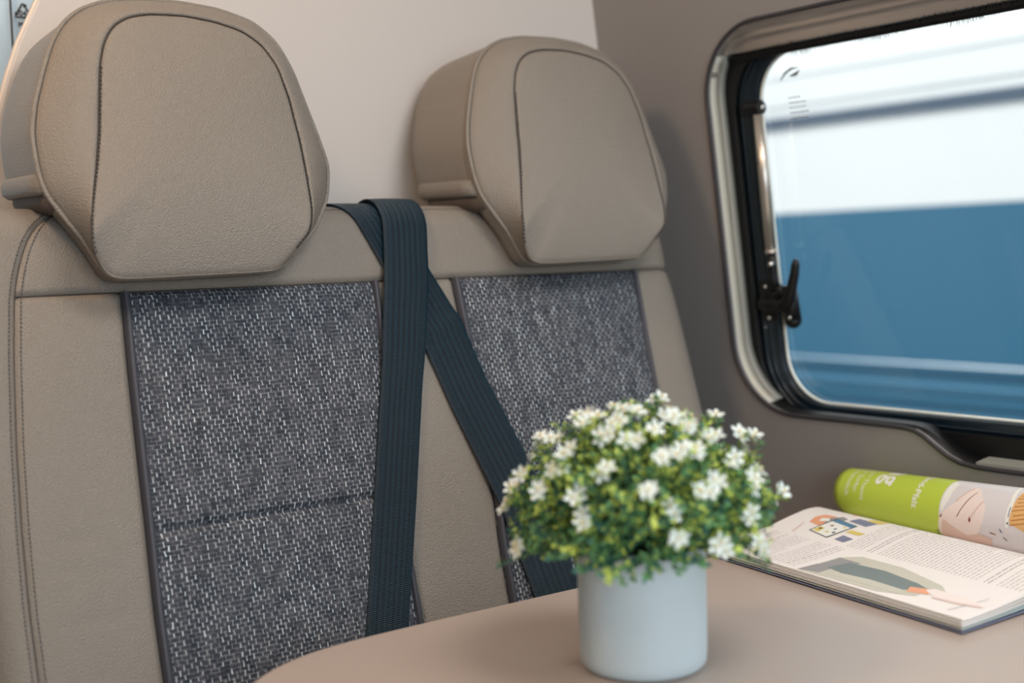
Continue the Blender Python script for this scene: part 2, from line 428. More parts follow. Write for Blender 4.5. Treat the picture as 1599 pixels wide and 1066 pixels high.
for k, (y, zb, zt, r) in enumerate([(1.076, 0.823, 1.274, 0.078), (1.066, 0.829, 1.269, 0.07)]):
    rb = MB(); rb.tube([(p[0], p[1], 0.0405) for p in rrect(-0.04 + 0.008 * k, y, wq(zb), wq(zt), r)], 0.0026 - 0.0006 * k, 8, closed=True)
    rb.build('frame_ridge', M['frame'], win, WM)
pr = MB(); pr.tube([(p[0], p[1], 0.0495) for p in rrect(-0.0185, 1.051, wq(0.8405), wq(1.2595), 0.0585)], 0.0019, 8, closed=True)
pr.build('pane_edge', M['paneedge'], win, WM)
# pane
gm = bpy.data.materials.new('acrylic'); gm.use_nodes = True; nt = gm.node_tree; nt.nodes.clear()
out = nt.nodes.new('ShaderNodeOutputMaterial'); mx = nt.nodes.new('ShaderNodeMixShader'); tr = nt.nodes.new('ShaderNodeBsdfTransparent'); gl = nt.nodes.new('ShaderNodeBsdfGlossy')
tr.inputs['Color'].default_value = (0.95, 0.965, 0.965, 1); gl.inputs['Roughness'].default_value = 0.04
fr = nt.nodes.new('ShaderNodeFresnel'); fr.inputs['IOR'].default_value = 1.35
nt.links.new(fr.outputs[0], mx.inputs[0]); nt.links.new(tr.outputs[0], mx.inputs[1]); nt.links.new(gl.outputs[0], mx.inputs[2]); nt.links.new(mx.outputs[0], out.inputs[0])
pane = plate('pane', [rrect(-0.03, 1.06, wq(0.83), wq(1.27), 0.065)], 0.0015, gm, win, WM, zoff=0.0535)
pl2 = MB()
# printed type approval and arrow mark in the pane's upper corner
for i in range(5):
    y = 1.012
    for k in range(5 - (i == 0) * 2):
        w = rng.uniform(0.0025, 0.0055)
        if y - w < 0.982: break
        pl2.box((y - w / 2, wq(1.205 - i * 0.0058), 0.0532), (w, 0.0012, 0.0002)); y -= w + 0.0014
pl2.build('pane_marking', M['grey'], win, WM, smooth=False)
sw = MB()
sw.tube([(1.022, wq(1.226), 0.0531), (1.014, wq(1.234), 0.0531), (1.004, wq(1.238), 0.0531), (0.994, wq(1.238), 0.0531)], [0.0006, 0.0012, 0.0014, 0.0004], 6)
sw.tube([(1.006, wq(1.230), 0.0531), (0.998, wq(1.231), 0.0531), (0.992, wq(1.235), 0.0531)], [0.001, 0.0022, 0.0004], 6)
sw.build('pane_logo', M['grey'], win, WM)
# black lower recess and grey strip below the frame, seen through the step
lr = MB(); lr.box((0.5, wq(0.812), 0.034), (0.75, 0.028, 0.006)); lr.build('lower_cassette', M['black'], win, WM, smooth=False)
ls = MB(); ls.box((0.42, wq(0.8025), 0.018), (0.70, 0.0045, 0.024)); ls.build('lower_rail', M['liner2'], win, WM, smooth=False)
# blind cassette at the top: extruded profile (w, z)
prof = [(0.004, 1.305), (0.0045, 1.2965), (0.0065, 1.2915), (0.010, 1.2890), (0.0135, 1.2875), (0.0150, 1.2850), (0.0140, 1.2825), (0.0155, 1.2800), (0.0185, 1.2800),
        (0.0205, 1.2785), (0.0215, 1.2730), (0.0225, 1.2665), (0.0235, 1.2650), (0.030, 1.2645), (0.030, 1.305)]
Vp = []; Fp = []
ys = [1.088, 1.0875, 0.9, 0.5, 0.1, -0.09]
def clipz(y, z):
    # follow the rounded corner of the cut-out
    r = 0.086; cy = 1.093 - r; cz = 1.298 - r
    if y > cy and z > cz:
        lim = cz + math.sqrt(max(0, r * r - (y - cy) ** 2)); return min(z, lim)
    return min(z, 1.2975)
ys = list(np.linspace(1.090, 1.0, 14)) + [0.9, 0.5, 0.1, -0.09]
for y in ys:
    for w, z in prof: Vp.append((y, wq(clipz(y, z)), w))
n_ = len(prof)
for i in range(len(ys) - 1):
    for k in range(n_ - 1): Fp.append((i * n_ + k, i * n_ + k + 1, (i + 1) * n_ + k + 1, (i + 1) * n_ + k))
cas = pyd('blind_cassette', Vp, Fp, M['alu'], win, WM)
cas.data.shade_smooth()
# brush: a core and many bristles
br = MB(); br.box((0.5, wq(1.2585), 0.031), (1.16, 0.006, 0.006))
for i in range(1500):
    y = rng.uniform(-0.08, 1.078); w = rng.uniform(0.027, 0.036); L = rng.uniform(0.003, 0.0095) * (1 + 0.35 * math.sin(y * 60)); dy = rng.normal(0, 0.0018); dw = rng.normal(0, 0.002)
    zt_ = wq(1.260)
    br.add([(y - 0.0005, zt_, w), (y + 0.0005, zt_, w), (y + dy, zt_ - L, w + dw)], [(0, 1, 2)])
for i in range(2600):
    y = rng.uniform(-0.08, 1.078); w = 0.024 + rng.uniform(-0.001, 0.001); L = rng.uniform(0.003, 0.0085) * (1 + 0.5 * math.sin(y * 47) * math.sin(y * 13))
    zt_ = wq(1.2600)
    br.add([(y - 0.0006, zt_ - 0.0012, w), (y + 0.0006, zt_ - 0.0012, w), (y + rng.normal(0, 0.001), zt_ + L, w - 0.0015)], [(0, 1, 2)])
stuff(br.build('brush_strip', M['brush'], win, WM, smooth=False))

# gas strut
W3 = 0.030
st = MB(); st.tube([(1.0405, wq(1.191), W3), (1.043, wq(1.03), W3)], 0.0066, 16)
st.tube([(1.043, wq(1.0305), W3), (1.043, wq(1.026), W3)], 0.0074, 16)
ss = st.build('window_stay', M['strut'], win, WM)
s2 = MB(); s2.tube([(1.0418, wq(1.135), W3), (1.0418, wq(1.134), W3)], 0.0067, 16); s2.build('stay_joint', M['edge'], ss, WM)
s3 = MB(); s3.box((1.056, wq(1.200), W3 + 0.007), (0.030, 0.016, 0.010)); s3.tube([(1.060, wq(1.199), W3 + 0.001), (1.0345, wq(1.1985), W3 + 0.001)], 0.0082, 18)
bevel(s3.build('stay_bracket', M['black'], ss, WM, smooth=False), 0.0015)
def screw(y, z, w, r=0.003, par=None):
    s = MB(); s.tube([(y, wq(z), w + 0.002), (y, wq(z), w), (y, wq(z), w - 0.0012)], [r, r, r * 0.55], 12); s.build('screw', M['chrome'], par, WM)
sx = MB(); sx.tube([(1.0348, wq(1.1985), W3 + 0.002), (1.0338, wq(1.1985), W3 + 0.002), (1.0328, wq(1.1985), W3 + 0.002)], [0.0036, 0.0036, 0.002], 12); sx.build('screw', M['chrome'], ss, WM)
s4 = MB(); s4.tube([(1.043, wq(1.026), W3), (1.0435, wq(1.010), W3), (1.046, wq(0.995), W3 + 0.002), (1.043, wq(0.985), W3 + 0.002)], [0.004, 0.0055, 0.004, 0.006], 12)
s4.build('stay_end', M['black'], ss, WM)
s5 = MB(); s5.ball((1.041, wq(1.0135), W3 - 0.005), 0.0038); s5.build('ball_joint', M['chrome'], ss, WM)
# latch
lt = thing  # noqa
latch = MB(); latch.box((1.061, wq(0.966), 0.038), (0.026, 0.050, 0.004))
latch.tube([(1.066, wq(0.964), 0.030), (1.034, wq(0.962), 0.028)], [0.0085, 0.0085], 14)
latch.box((1.056, wq(0.965), 0.034), (0.016, 0.024, 0.008))
la = bevel(latch.build('latch', M['black'], win, WM, smooth=False), 0.0012)
lv = MB(); lv.tube([(1.043, wq(0.961), 0.029), (1.028, wq(0.964), 0.028), (1.020, wq(0.972), 0.027), (1.014, wq(0.984), 0.026), (1.0065, wq(1.000), 0.025), (1.0025, wq(1.013), 0.0245), (1.001, wq(1.0185), 0.024)],
                   [0.008, 0.0085, 0.0075, 0.0064, 0.0056, 0.0050, 0.003], 14)
lv.build('lever', M['black'], la, WM)
kk = MB(); kk.tube([(1.030, wq(0.985), 0.040), (1.0285, wq(0.943), 0.040)], [0.0095, 0.0105], 18); kk.ball((1.0285, wq(0.943), 0.040), 0.0105, n=16)
kk.tube([(1.046, wq(0.990), 0.034), (1.036, wq(0.978), 0.034), (1.044, wq(0.968), 0.036)], [0.004, 0.007, 0.006], 10)
kk.build('latch_catch', M['black'], la, WM)
screw(1.0635, 0.984, 0.0355, 0.0027, la); screw(1.0630, 0.9455, 0.0355, 0.0027, la); screw(1.0255, 0.9475, 0.0298, 0.0026, la)
screw(1.0740, 0.9330, 0.0400, 0.0012, la)

# ------------------------------------------------------------------ outside: the parked vehicle
veh = thing('parked_vehicle', 'white vehicle with blue lower body parked outside the window', 'vehicle', (3.6, 1.5, -0.35))
def ext(name, prof, m, y0=-4.0, y1=7.0):
    V = []; F = []
    for y in (y0, y1):
        for x, z in prof: V.append((x, y, z))
    n = len(prof)
    for k in range(n): F.append((k, (k + 1) % n, n + (k + 1) % n, n + k))
    F.append(tuple(range(n))[::-1]); F.append(tuple(range(n, 2 * n)))
    me = bpy.data.meshes.new(name); me.from_pydata([(a - 3.6, b - 1.5, c + 0.35) for a, b, c in V], [], F); me.update()
    return link(name, me, m, veh, None, False)
ext('upper_body', [(3.3, 1.143), (3.3, 1.484), (3.312, 1.487), (3.312, 1.496), (3.3, 1.499), (3.302, 1.585), (3.314, 1.588), (3.314, 1.594), (3.303, 1.597), (3.34, 1.95), (3.45, 2.25), (3.8, 2.36), (4.6, 2.36), (4.6, 1.143)], M['whitepaint'])
ext('side_stripe', [(3.292, 1.424), (3.292, 1.462), (3.31, 1.463), (3.31, 1.423)], M['darkstripe'])
ext('lower_body', [(3.3, 1.1425), (3.3, 0.668), (3.296, 0.662), (3.296, 0.645), (3.307, 0.641), (3.307, 0.603), (3.3005, 0.600), (3.2995, 0.585), (3.308, 0.581), (3.308, 0.566), (3.3025, 0.563), (3.3025, 0.550), (3.312, 0.546), (3.315, 0.1), (3.36, -0.05), (4.6, -0.05), (4.6, 1.1425)], M['bluepaint'])
for y in (-1.6, 2.9):
    wh = MB(); wh.lathe([(0.001, -0.1), (0.2, -0.1), (0.31, -0.11), (0.335, -0.08), (0.335, 0.08), (0.31, 0.11), (0.2, 0.1), (0.001, 0.1)], 40)
    w_ = wh.build('wheel', M['black'], veh); w_.rotation_euler = (0, math.pi / 2, 0); w_.location = (3.42 - 3.6, y - 1.5, 0.335)
gd = MB(); gd.box((5, 3, -0.37), (60, 60, 0.04)); struct(gd.build('ground', M['asphalt'], smooth=False))

# ------------------------------------------------------------------ plastic sheet beyond the partition
fs = thing('film_cover', 'pale blue plastic film with black recycling triangle behind the cream partition', 'plastic film', (0.38, 1.45, 0.9))
fv = []; ff = []
nx, nz = 24, 60
for j in range(nz):
    for i in range(nx):
        x = -0.25 + 0.77 * i / (nx - 1); z = 0.22 + 1.5 * j / (nz - 1)
        fv.append((x - 0.38, 0.006 * math.sin(x * 40 + z * 6) * math.sin(z * 9) - 0.0, z - 0.9))
for j in range(nz - 1):
    for i in range(nx - 1): ff.append((j * nx + i, j * nx + i + 1, (j + 1) * nx + i + 1, (j + 1) * nx + i))
fo = pyd('film_sheet', fv, ff, M['film'], fs); sm = fo.modifiers.new('s', 'SOLIDIFY'); sm.thickness = 0.03; sm.offset = -1
def on_film(o): return o
pb = MB(); pb.box((0.0305, -0.0075, 0.42), (0.0022, 0.0006, 0.15)); pb.build('printed_line', M['ink'], fs, smooth=False)
tri = MB(); c0 = Vector((0.0430, -0.0095, 0.4175))
for k in range(3):
    a = math.radians(90 + 120 * k); b2 = math.radians(90 + 120 * (k + 1))
    p = c0 + 0.0105 * Vector((math.cos(a), 0, math.sin(a))); q = c0 + 0.0105 * Vector((math.cos(b2), 0, math.sin(b2)))
    d = q - p
    tri.tube([p + d * 0.06, p + d * 0.80], 0.0011, 6)
    e = d.normalized(); nrm = Vector((-e.z, 0, e.x))
    t0 = p + d * 0.74
    tri.add([t0 + nrm * 0.0026, t0 - nrm * 0.0026, t0 + e * 0.0042, t0 + Vector((0, -0.001, 0)) + nrm * 0.0026, t0 + Vector((0, -0.001, 0)) - nrm * 0.0026, t0 + Vector((0, -0.001, 0)) + e * 0.0042], [(0, 1, 2), (3, 4, 5)])
tri.build('recycling_symbol', M['ink'], fs, smooth=False)
for body, size, x, z in (('04', 0.0082, 0.0383, 0.4138), ('PE-LD', 0.0074, 0.0368, 0.4015)):
    V, F = text_mesh(body, size, 0.0003)
    pyd('printed_text', [(x + v[0], -0.0100, z + v[1]) for v in V], F, M['ink'], fs, smooth=False)

# ------------------------------------------------------------------ bench
TH = math.radians(17)
T = np.array([0, math.sin(TH), math.cos(TH)]); N = np.array([0, -math.cos(TH), math.sin(TH)]); O = np.array([0, 1.10, 1.0])
# outline of the backrest in its own plane
X0, X1, Y0, Y1, RC, RR = 0.250, 1.074, -0.60, 0.1025, 0.055, 0.032
def sdf(s, t):
    cx, cy = (X0 + X1) / 2, (Y0 + Y1) / 2; hx, hy = (X1 - X0) / 2 - RC, (Y1 - Y0) / 2 - RC
    qx = np.abs(s - cx) - hx; qy = np.abs(t - cy) - hy
    return RC - np.sqrt(np.maximum(qx, 0) ** 2 + np.maximum(qy, 0) ** 2) - np.minimum(np.maximum(qx, qy), 0)
def surf(s, t, extra=0.0):
    """front surface of the backrest, wrapping over its rounded rim; returns world points"""
    s = np.asarray(s, float); t = np.asarray(t, float)
    d = sdf(s, t); e = 1e-4
    gx = (sdf(s + e, t) - sdf(s - e, t)) / (2 * e); gy = (sdf(s, t + e) - sdf(s, t - e)) / (2 * e)
    L = np.sqrt(gx * gx + gy * gy) + 1e-9; gx /= L; gy /= L
    # arc-length style wrap
    a = np.clip((RR - d) / RR, 0, math.pi / 2)      # rim angle
    back = np.maximum((RR - d) - RR * math.pi / 2, 0)
    inset = RR - RR * np.sin(a)                      # distance from the outline
    n = -RR + RR * np.cos(a) - back
    s2 = np.where(d < RR, s + gx * (inset - d), s); t2 = np.where(d < RR, t + gy * (inset - d), t)
    nx_ = -gx * np.sin(a); ny_ = -gy * np.sin(a); nn = np.cos(a)
    s2 = s2 + nx_ * extra; t2 = t2 + ny_ * extra; n = n + nn * extra
    return O + np.stack([s2, np.zeros_like(s2), np.zeros_like(s2)], -1) + t2[..., None] * T + n[..., None] * N

def cluster(n, w0, w1):
    """0..1 parameters with extra rows near both ends (w in fraction)"""
    a = [0, .12, .3, .55, .8, 1.0]
    return np.array([w0 * q for q in a] + list(np.linspace(w0, 1 - w1, n)[1:-1]) + [1 - w1 * q for q in a[::-1]])
def patch(name, lf, rf, t0, t1, m, parent, nu=40, nv=40, dips=(1, 1, 1, 1), dip=0.0042, puff=0.004, extra=0.0, grooves=(), ew=0.007, wrinkle=0):
    """dips = left, right, bottom, top"""
    H = t1 - t0; Wd = max(0.01, float(np.mean([rf(t) - lf(t) for t in np.linspace(t0, t1, 9)])))
    U = cluster(nu, ew / Wd, ew / Wd); Vv = cluster(nv, ew / H, ew / H)
    for g in grooves:
        gv = (g - t0) / H; Vv = np.unique(np.concatenate([Vv, gv + np.array([-.010, -.006, -.004, -.0025, -.0012, 0, .0012, .0025, .004, .006, .010]) / H]))
    tt = t0 + H * Vv; L = np.array([lf(t) for t in tt]); Rr = np.array([rf(t) for t in tt])
    S = L[:, None] + (Rr - L)[:, None] * U[None, :]; Tt = np.repeat(tt[:, None], len(U), 1)
    dl = S - L[:, None]; dr = Rr[:, None] - S; db = Tt - t0; dt = t1 - Tt
    ex = np.full_like(S, extra)
    pf = np.ones_like(S)
    for f, d in zip(dips, (dl, dr, db, dt)):
        if f:
            ex -= f * dip * np.clip(1 - d / ew, 0, 1) ** 2.2
            pf *= 1 - np.exp(-d / 0.022)
    ex += puff * pf
    for g in grooves: ex -= 0.0045 * np.exp(-((Tt - g) / 0.0032) ** 2)
    if wrinkle:
        for (ws, wt, sl, ln) in ((0.315, -0.195, -0.18, 0.030), (0.318, -0.218, -0.35, 0.035), (0.33, -0.26, -0.3, 0.03)):
            dd = (Tt - wt) - sl * (S - ws) - 0.006 * np.sin((S - ws) * 60)
            ex -= 0.0012 * np.exp(-(dd / 0.0022) ** 2) * np.exp(-((S - ws - 0.005) / ln) ** 2)
    P = surf(S, Tt, ex)
    ny, nx = S.shape
    F = [(j * nx + i, j * nx + i + 1, (j + 1) * nx + i + 1, (j + 1) * nx + i) for j in range(ny - 1) for i in range(nx - 1)]
    me = bpy.data.meshes.new(name); me.from_pydata(P.reshape(-1, 3).tolist(), [], F); me.update()
    uv = me.uv_layers.new(name='UVMap'); fs_ = S.reshape(-1); ft = Tt.reshape(-1)
    vi = np.zeros(len(me.loops), int); me.loops.foreach_get('vertex_index', vi)
    uv.data.foreach_set('uv', np.stack([fs_[vi], ft[vi]], -1).reshape(-1))
    return link(name, me, m, parent)
def poly(pts):
    ts = [p[1] for p in pts]; ss_ = [p[0] for p in pts]; o_ = np.argsort(ts); ts = np.array(ts)[o_]; ss_ = np.array(ss_)[o_]
    # smooth a little with a cubic through dense linear samples
    return lambda t: float(np.mean([np.interp(t + q, ts, ss_) for q in (-0.012, -0.006, 0, 0.006, 0.012)]))
seamL = poly([(0.375, 0.30), (0.375, 0.13), (0.368, 0.112), (0.352, 0.098), (0.336, 0.086), (0.324, 0.072), (0.314, 0.050), (0.305, 0.021), (0.297, -0.037), (0.289, -0.112), (0.284, -0.18), (0.281, -0.246), (0.279, -0.60)])
fLl = poly([(0.397, 0.05), (0.395, 0.0), (0.392, -0.044), (0.388, -0.124), (0.385, -0.19), (0.381, -0.266), (0.376, -0.60)])
fLr = poly([(0.659, 0.05), (0.656, 0.0), (0.646, -0.12), (0.635, -0.254), (0.631, -0.60)])
fRl = poly([(0.750, 0.05), (0.749, 0.0), (0.749, -0.16), (0.746, -0.22), (0.741, -0.265), (0.733, -0.60)])
fRr = poly([(1.009, 0.05), (1.007, 0.0), (1.002, -0.06), (0.998, -0.136), (0.992, -0.22), (0.985, -0.60)])
YO = 0.017; BT = -0.50
bench = thing('bench_seat', 'beige leather double bench with grey woven back panels and two headrests', 'seat', (0.66, 0.98, 0.2))
BK = 0.115
yoke = patch('top_yoke', seamL, lambda t: X1 + 0.14, YO, Y1 + 0.10, M['leather'], bench, 150, 60, (.6, 0, 1, 0), puff=0.003)
gore = patch('side_gore', lambda t: X0 - 0.13, seamL, BT, Y1 + 0.10, M['leather'], bench, 26, 60, (0, .6, 0, 0), puff=0.002)
psl = patch('side_panel', seamL, fLl, BT, YO, M['leather'], bench, 30, 90, (.6, 1, 0, 1), wrinkle=1)
pce = patch('centre_panel', fLr, fRl, BT, YO, M['leather'], bench, 26, 60, (1, 1, 0, 1))
psr = patch('side_panel', fRr, lambda t: X1 + 0.14, BT, YO, M['leather'], bench, 30, 60, (1, 0, 0, 1))
Q = -0.197
tl = patch('woven_panel', fLl, fLr, BT, YO, M['tweed'], bench, 60, 70, (1, 1, 0, 1), puff=0.006, grooves=(Q,)); tl['label'] = 'left grey tweed back panel'
tr_ = patch('woven_panel', fRl, fRr, BT, YO, M['tweed'], bench, 60, 70, (1, 1, 0, 1), puff=0.006, grooves=(Q,)); tr_['label'] = 'right grey tweed back panel'
# charcoal piping band on the fabric side of each vertical seam
def band(f, side, par):
    # a flat-topped cord 7 mm wide
    ts = np.linspace(BT, YO - 0.001, 70); V = []; F = []; K = 7
    for t in ts:
        c = f(t); w = 0.0078
        for k in range(K):
            q = k / (K - 1); s_ = c + side * (q * w - 0.0008); h = 0.0012 + 0.0036 * math.sin(math.pi * min(1, max(0, q))) ** 0.7 - 0.003 * (q > 0.98) - 0.003 * (q < 0.02)
            V.append(surf(np.array(s_), np.array(t), np.array(h)))
    for i in range(len(ts) - 1):
        for k in range(K - 1): F.append((i * K + k, i * K + k + 1, (i + 1) * K + k + 1, (i + 1) * K + k))
    pyd('piping', V, F, M['piping'], par)
band(fLl, 1, tl); band(fLr, -1, tl); band(fRl, 1, tr_); band(fRr, -1, tr_)
# rear shell of the backrest
rs = MB()
o2 = rrect(X0 + 0.004, X1 - 0.004, BT, Y1 - 0.004, [0.01, 0.01, RC, RC])
V = []; 
for nd in (-0.045, -BK):
    for s_, t_ in o2: V.append(O + np.array([s_, 0, 0]) + T * t_ + N * nd)
k_ = len(o2); F = [(i, (i + 1) % k_, k_ + (i + 1) % k_, k_ + i) for i in range(k_)] + [tuple(range(k_))[::-1], tuple(range(k_, 2 * k_))]
rs.add(V, F); rs.build('back_shell', M['leather'], bench, smooth=False)
# seams as stitches
def stitches(name, pts_st, pitch, length, r, par, h=0.0, m='stitch', dash=True):
    mb = MB(); P = [surf(np.array(a), np.array(b), np.array(h)) for a, b in pts_st]
    P = np.array(P); d = np.r_[0, np.cumsum(np.linalg.norm(np.diff(P, axis=0), axis=1))]
    at = lambda q: [np.interp(q, d, P[:, i]) for i in range(3)]
    if not dash:
        mb.tube([at(q) for q in np.linspace(0, d[-1], max(8, int(d[-1] / 0.004)))], r, 6)
    else:
        q = 0
        while q + length < d[-1]:
            mb.tube([at(q), at(q + length)], r, 5); q += pitch
    o = mb.build(name, M[m], par); stuff(o); return o
tsr = np.linspace(BT, 0.098, 160)
stitches('stitching', [(seamL(t) - 0.0048, t) for t in tsr], 0.0036, 0.0024, 0.00042, bench, 0.0008)
stitches('stitching', [(seamL(t) + 0.0048, t) for t in tsr], 0.0036, 0.0024, 0.00042, bench, 0.0010)
stitches('stitching', [(s_, 0.0945) for s_ in np.linspace(0.375, 1.03, 200)], 0.0034, 0.0022, 0.0003, bench, 0.0032)
stitches('seam_line', [(s_, YO) for s_ in np.linspace(0.302, 1.10, 160)], 0, 0, 0.0007, bench, -0.0032, 'groove', False)
stitches('seam_line', [(seamL(t), t) for t in tsr], 0, 0, 0.0005, bench, -0.0022, 'groove', False)
# seat cushion and base (below the table)
sc = MB(); sc.box((0.66, 0.78, 0.50), (0.80, 0.46, 0.13)); cu_ = bevel(sc.build('seat_cushion', M['leather'], bench, Matrix.Identity(4), smooth=False), 0.03, 5)
sb_ = MB(); sb_.box((0.66, 0.82, 0.315), (0.78, 0.40, 0.23)); bevel(sb_.build('seat_base', M['grey'], bench, Matrix.Identity(4), smooth=False), 0.005)
# bench parts were written in world space: undo the thing's own offset
bpy.context.view_layer.update()
def world_children(root):
    inv = root.matrix_world.inverted()
    for o in root.children: o.matrix_parent_inverse = inv
world_children(bench)
for o in bench.children:
    if o.name.startswith('seat_'): o.matrix_basis = Matrix.Identity(4)

# ------------------------------------------------------------------ headrests
C0 = (0.468, 0.150)
IN = [(0.354, 0.044), (0.360, 0.075), (0.370, 0.111), (0.378, 0.146), (0.388, 0.206), (0.395, 0.229), (0.405, 0.245), (0.420, 0.255), (0.440, 0.260), (0.474, 0.2615), (0.504, 0.258), (0.530, 0.251), (0.548, 0.238), (0.560, 0.217), (0.566, 0.185), (0.5685, 0.146), (0.568, 0.108), (0.566, 0.07), (0.560, 0.050), (0.527, 0.0175), (0.5, 0.0165), (0.40, 0.0150), (0.370, 0.0150)]
OUT = [(0.376, 0.0215), (0.362, 0.050), (0.342, 0.081), (0.332, 0.099), (0.329, 0.122), (0.329, 0.151), (0.335, 0.178), (0.347, 0.211), (0.357, 0.236), (0.370, 0.257), (0.386, 0.271), (0.408, 0.281), (0.436, 0.286), (0.483, 0.2875), (0.521, 0.284), (0.555, 0.274), (0.576, 0.255), (0.588, 0.226), (0.595, 0.192), (0.602, 0.160), (0.608, 0.126), (0.600, 0.093), (0.582, 0.064), (0.540, 0.0245), (0.50, 0.0225), (0.42, 0.0212)]
NT = 240
def radial(poly_, rnd=6):
    c = np.array(C0); P = np.array(poly_) - c; r = []
    th = np.linspace(0, 2 * math.pi, NT, endpoint=False)
    for a in th:
        d = np.array([math.cos(a), math.sin(a)]); best = 0
        for i in range(len(P)):
            p, q = P[i], P[(i + 1) % len(P)]; e = q - p; den = d[0] * e[1] - d[1] * e[0]
            if abs(den) < 1e-12: continue
            tt_ = (p[0] * e[1] - p[1] * e[0]) / den; uu = (p[0] * d[1] - p[1] * d[0]) / den
            if tt_ > 0 and -1e-9 <= uu <= 1 + 1e-9: best = max(best, tt_)
        r.append(best)
    r = np.array(r)
    for _ in range(rnd): r = 0.25 * np.roll(r, 1) + 0.5 * r + 0.25 * np.roll(r, -1)
    return r, th
rin, th = radial(IN); rout, _ = radial(OUT)
pin = np.stack([C0[0] + rin * np.cos(th), C0[1] + rin * np.sin(th)], -1)
pout = np.stack([C0[0] + rout * np.cos(th), C0[1] + rout * np.sin(th)], -1)
def H3(P, n): return O + P[..., :1] * np.array([1, 0, 0]) + P[..., 1:2] * T + np.asarray(n)[..., None] * N
NI, NO = 0.056, 0.030
# the seam line sits a little further forward towards the lower part
n_in = NI + 0.006 * np.clip((0.16 - pin[:, 1]) / 0.12, 0, 1) - 0.016 * np.clip((0.05 - pin[:, 1]) / 0.03, 0, 1)
n_out = np.full(NT, NO) - 0.006 * np.clip((0.06 - pout[:, 1]) / 0.04, 0, 1)
def rings_mesh(name, rings, m, par, close_center=False):
    V = np.concatenate(rings); K = len(rings); F = []
    for j in range(K - 1):
        for i in range(NT):
            a = j * NT + i; b = j * NT + (i + 1) % NT; F.append((a, b, b + NT, a + NT))
    V = V.tolist()
    if close_center: V.append(np.mean(rings[0], 0)); F += [(len(V) - 1, (i + 1) % NT, i) for i in range(NT)]
    return pyd(name, V, F, m, par)
def make_headrest():
    hr = MB(); cc = np.array(C0)
    rg = []
    # front panel: centre -> seam
    for rho in [0.04, .12, .22, .33, .44, .55, .66, .76, .84, .90, .94, .965, .98, .99, 1.0]:
        P = cc + (pin - cc) * rho
        nn = n_in.mean() + (n_in - n_in.mean()) * rho ** 4 + 0.011 * (1 - rho ** 2.6) - 0.0025 * np.clip((rho - .965) / .035, 0, 1) ** 2
        nn = nn + (0.5 - 0.5 * math.cos(math.pi * min(1, rho))) * 0
        rg.append(H3(P, nn))
    front = rings_mesh('headrest', rg, M['leather'], bench, True)
    rg = []
    for q in [0, .03, .07, .13, .22, .35, .5, .65, .78, .87, .92, .96, 1.0]:
        P = pin + (pout - pin) * q
        nn = n_in + (n_out - n_in) * q
        bul = 0.0062 * math.sin(math.pi * q) ** 0.8 if 0 < q < 1 else 0
        nn = nn + bul - 0.0025 * max(0, 1 - q / .07) ** 2 - 0.004 * max(0, 1 - (1 - q) / .08) ** 2
        rg.append(H3(P, nn))
    rings_mesh('side_band', rg, M['leather'], front)
    # pad underside / back
    rg = []
    for (n_, sc_) in ((0, 1.0), (-.004, 1.0), (-.012, .995), (-.022, .975), (-.027, .93), (-.028, .5), (-.028, .02)):
        P = cc + (pout - cc) * sc_; rg.append(H3(P, n_out + n_))
    rings_mesh('pad_back', rg, M['leather'], front)
    pp = MB(); pp.tube([tuple(p) for p in H3(pout, n_out + 0.0006)], 0.0022, 8, closed=True); pp.build('piping', M['leather'], front)
    gr = MB(); gq = pin + (pout - pin) * 0.955; gr.tube([tuple(p) for p in H3(cc + (gq - cc), n_in + (n_out - n_in) * .955 + 0.0002)], 0.0008, 6, closed=True); gr.build('seam_line', M['groove'], front)
    sm_ = [i for i in range(NT) if pin[i, 1] > 0.034]
    sm_ = sorted(sm_, key=lambda i: (math.degrees(th[i]) + 90) % 360)
    L = H3(pin[sm_], n_in[sm_] - 0.0010)
    sl = MB(); sl.tube([tuple(p) for p in L], 0.00060, 6); sl.build('seam_line', M['groove'], front)
    # stitches beside the seam
    sd = MB(); d = np.r_[0, np.cumsum(np.linalg.norm(np.diff(L, axis=0), axis=1))]
    Li = H3(cc + (pin[sm_] - cc) * 0.985, n_in[sm_] + 0.0005); q = 0
    # shell (hooks over the backrest top)
    TB = 0.108
    def up(n_): return 0.315 * (0.03 - n_)
    def clip(P, tb): Q_ = P.copy(); Q_[:, 1] = np.maximum(Q_[:, 1], tb); return Q_
    rg = []; c2 = cc + np.array([0, .0])
    for (n_, sc_) in ((.027, .975), (.022, .990), (.012, .998), (.0, 1.0), (-.02, 1.0), (-.045, 1.0), (-.062, .995), (-.076, .975), (-.086, .94), (-.092, .88), (-.095, .75), (-.096, .4), (-.096, .05)):
        P = clip(c2 + (pout - c2) * sc_, TB)
        lift = up(n_) * (1 - 0.35 * np.clip((P[:, 1] - 0.2) / 0.08, 0, 1))
        P = P + np.stack([0 * lift, lift], -1)
        rg.append(H3(P, np.full(NT, n_)))
    sh = rings_mesh('rear_shell', rg, M['leather'], front, False)
    # lip at the foot of the shell, U-shaped in plan (left flank, back, right flank)
    def uplan(scx, dn):
        out_ = []
        hw = 0.1385 * scx
        for n_, dh in ((.0285, .016), (.026, .007), (.020, .001), (.005, 0), (-.015, 0), (-.035, 0), (-.052, 0)): out_.append((C0[0] - hw + dh, n_))
        for k in range(1, 9):
            a = math.radians(180 + 90 * k / 8); out_.append((C0[0] - hw + 0.035 + 0.035 * math.cos(a), -.058 + dn + 0.034 * math.sin(a)))
        out_ += [(2 * C0[0] - x, n_) for x, n_ in out_[::-1]]
        return out_
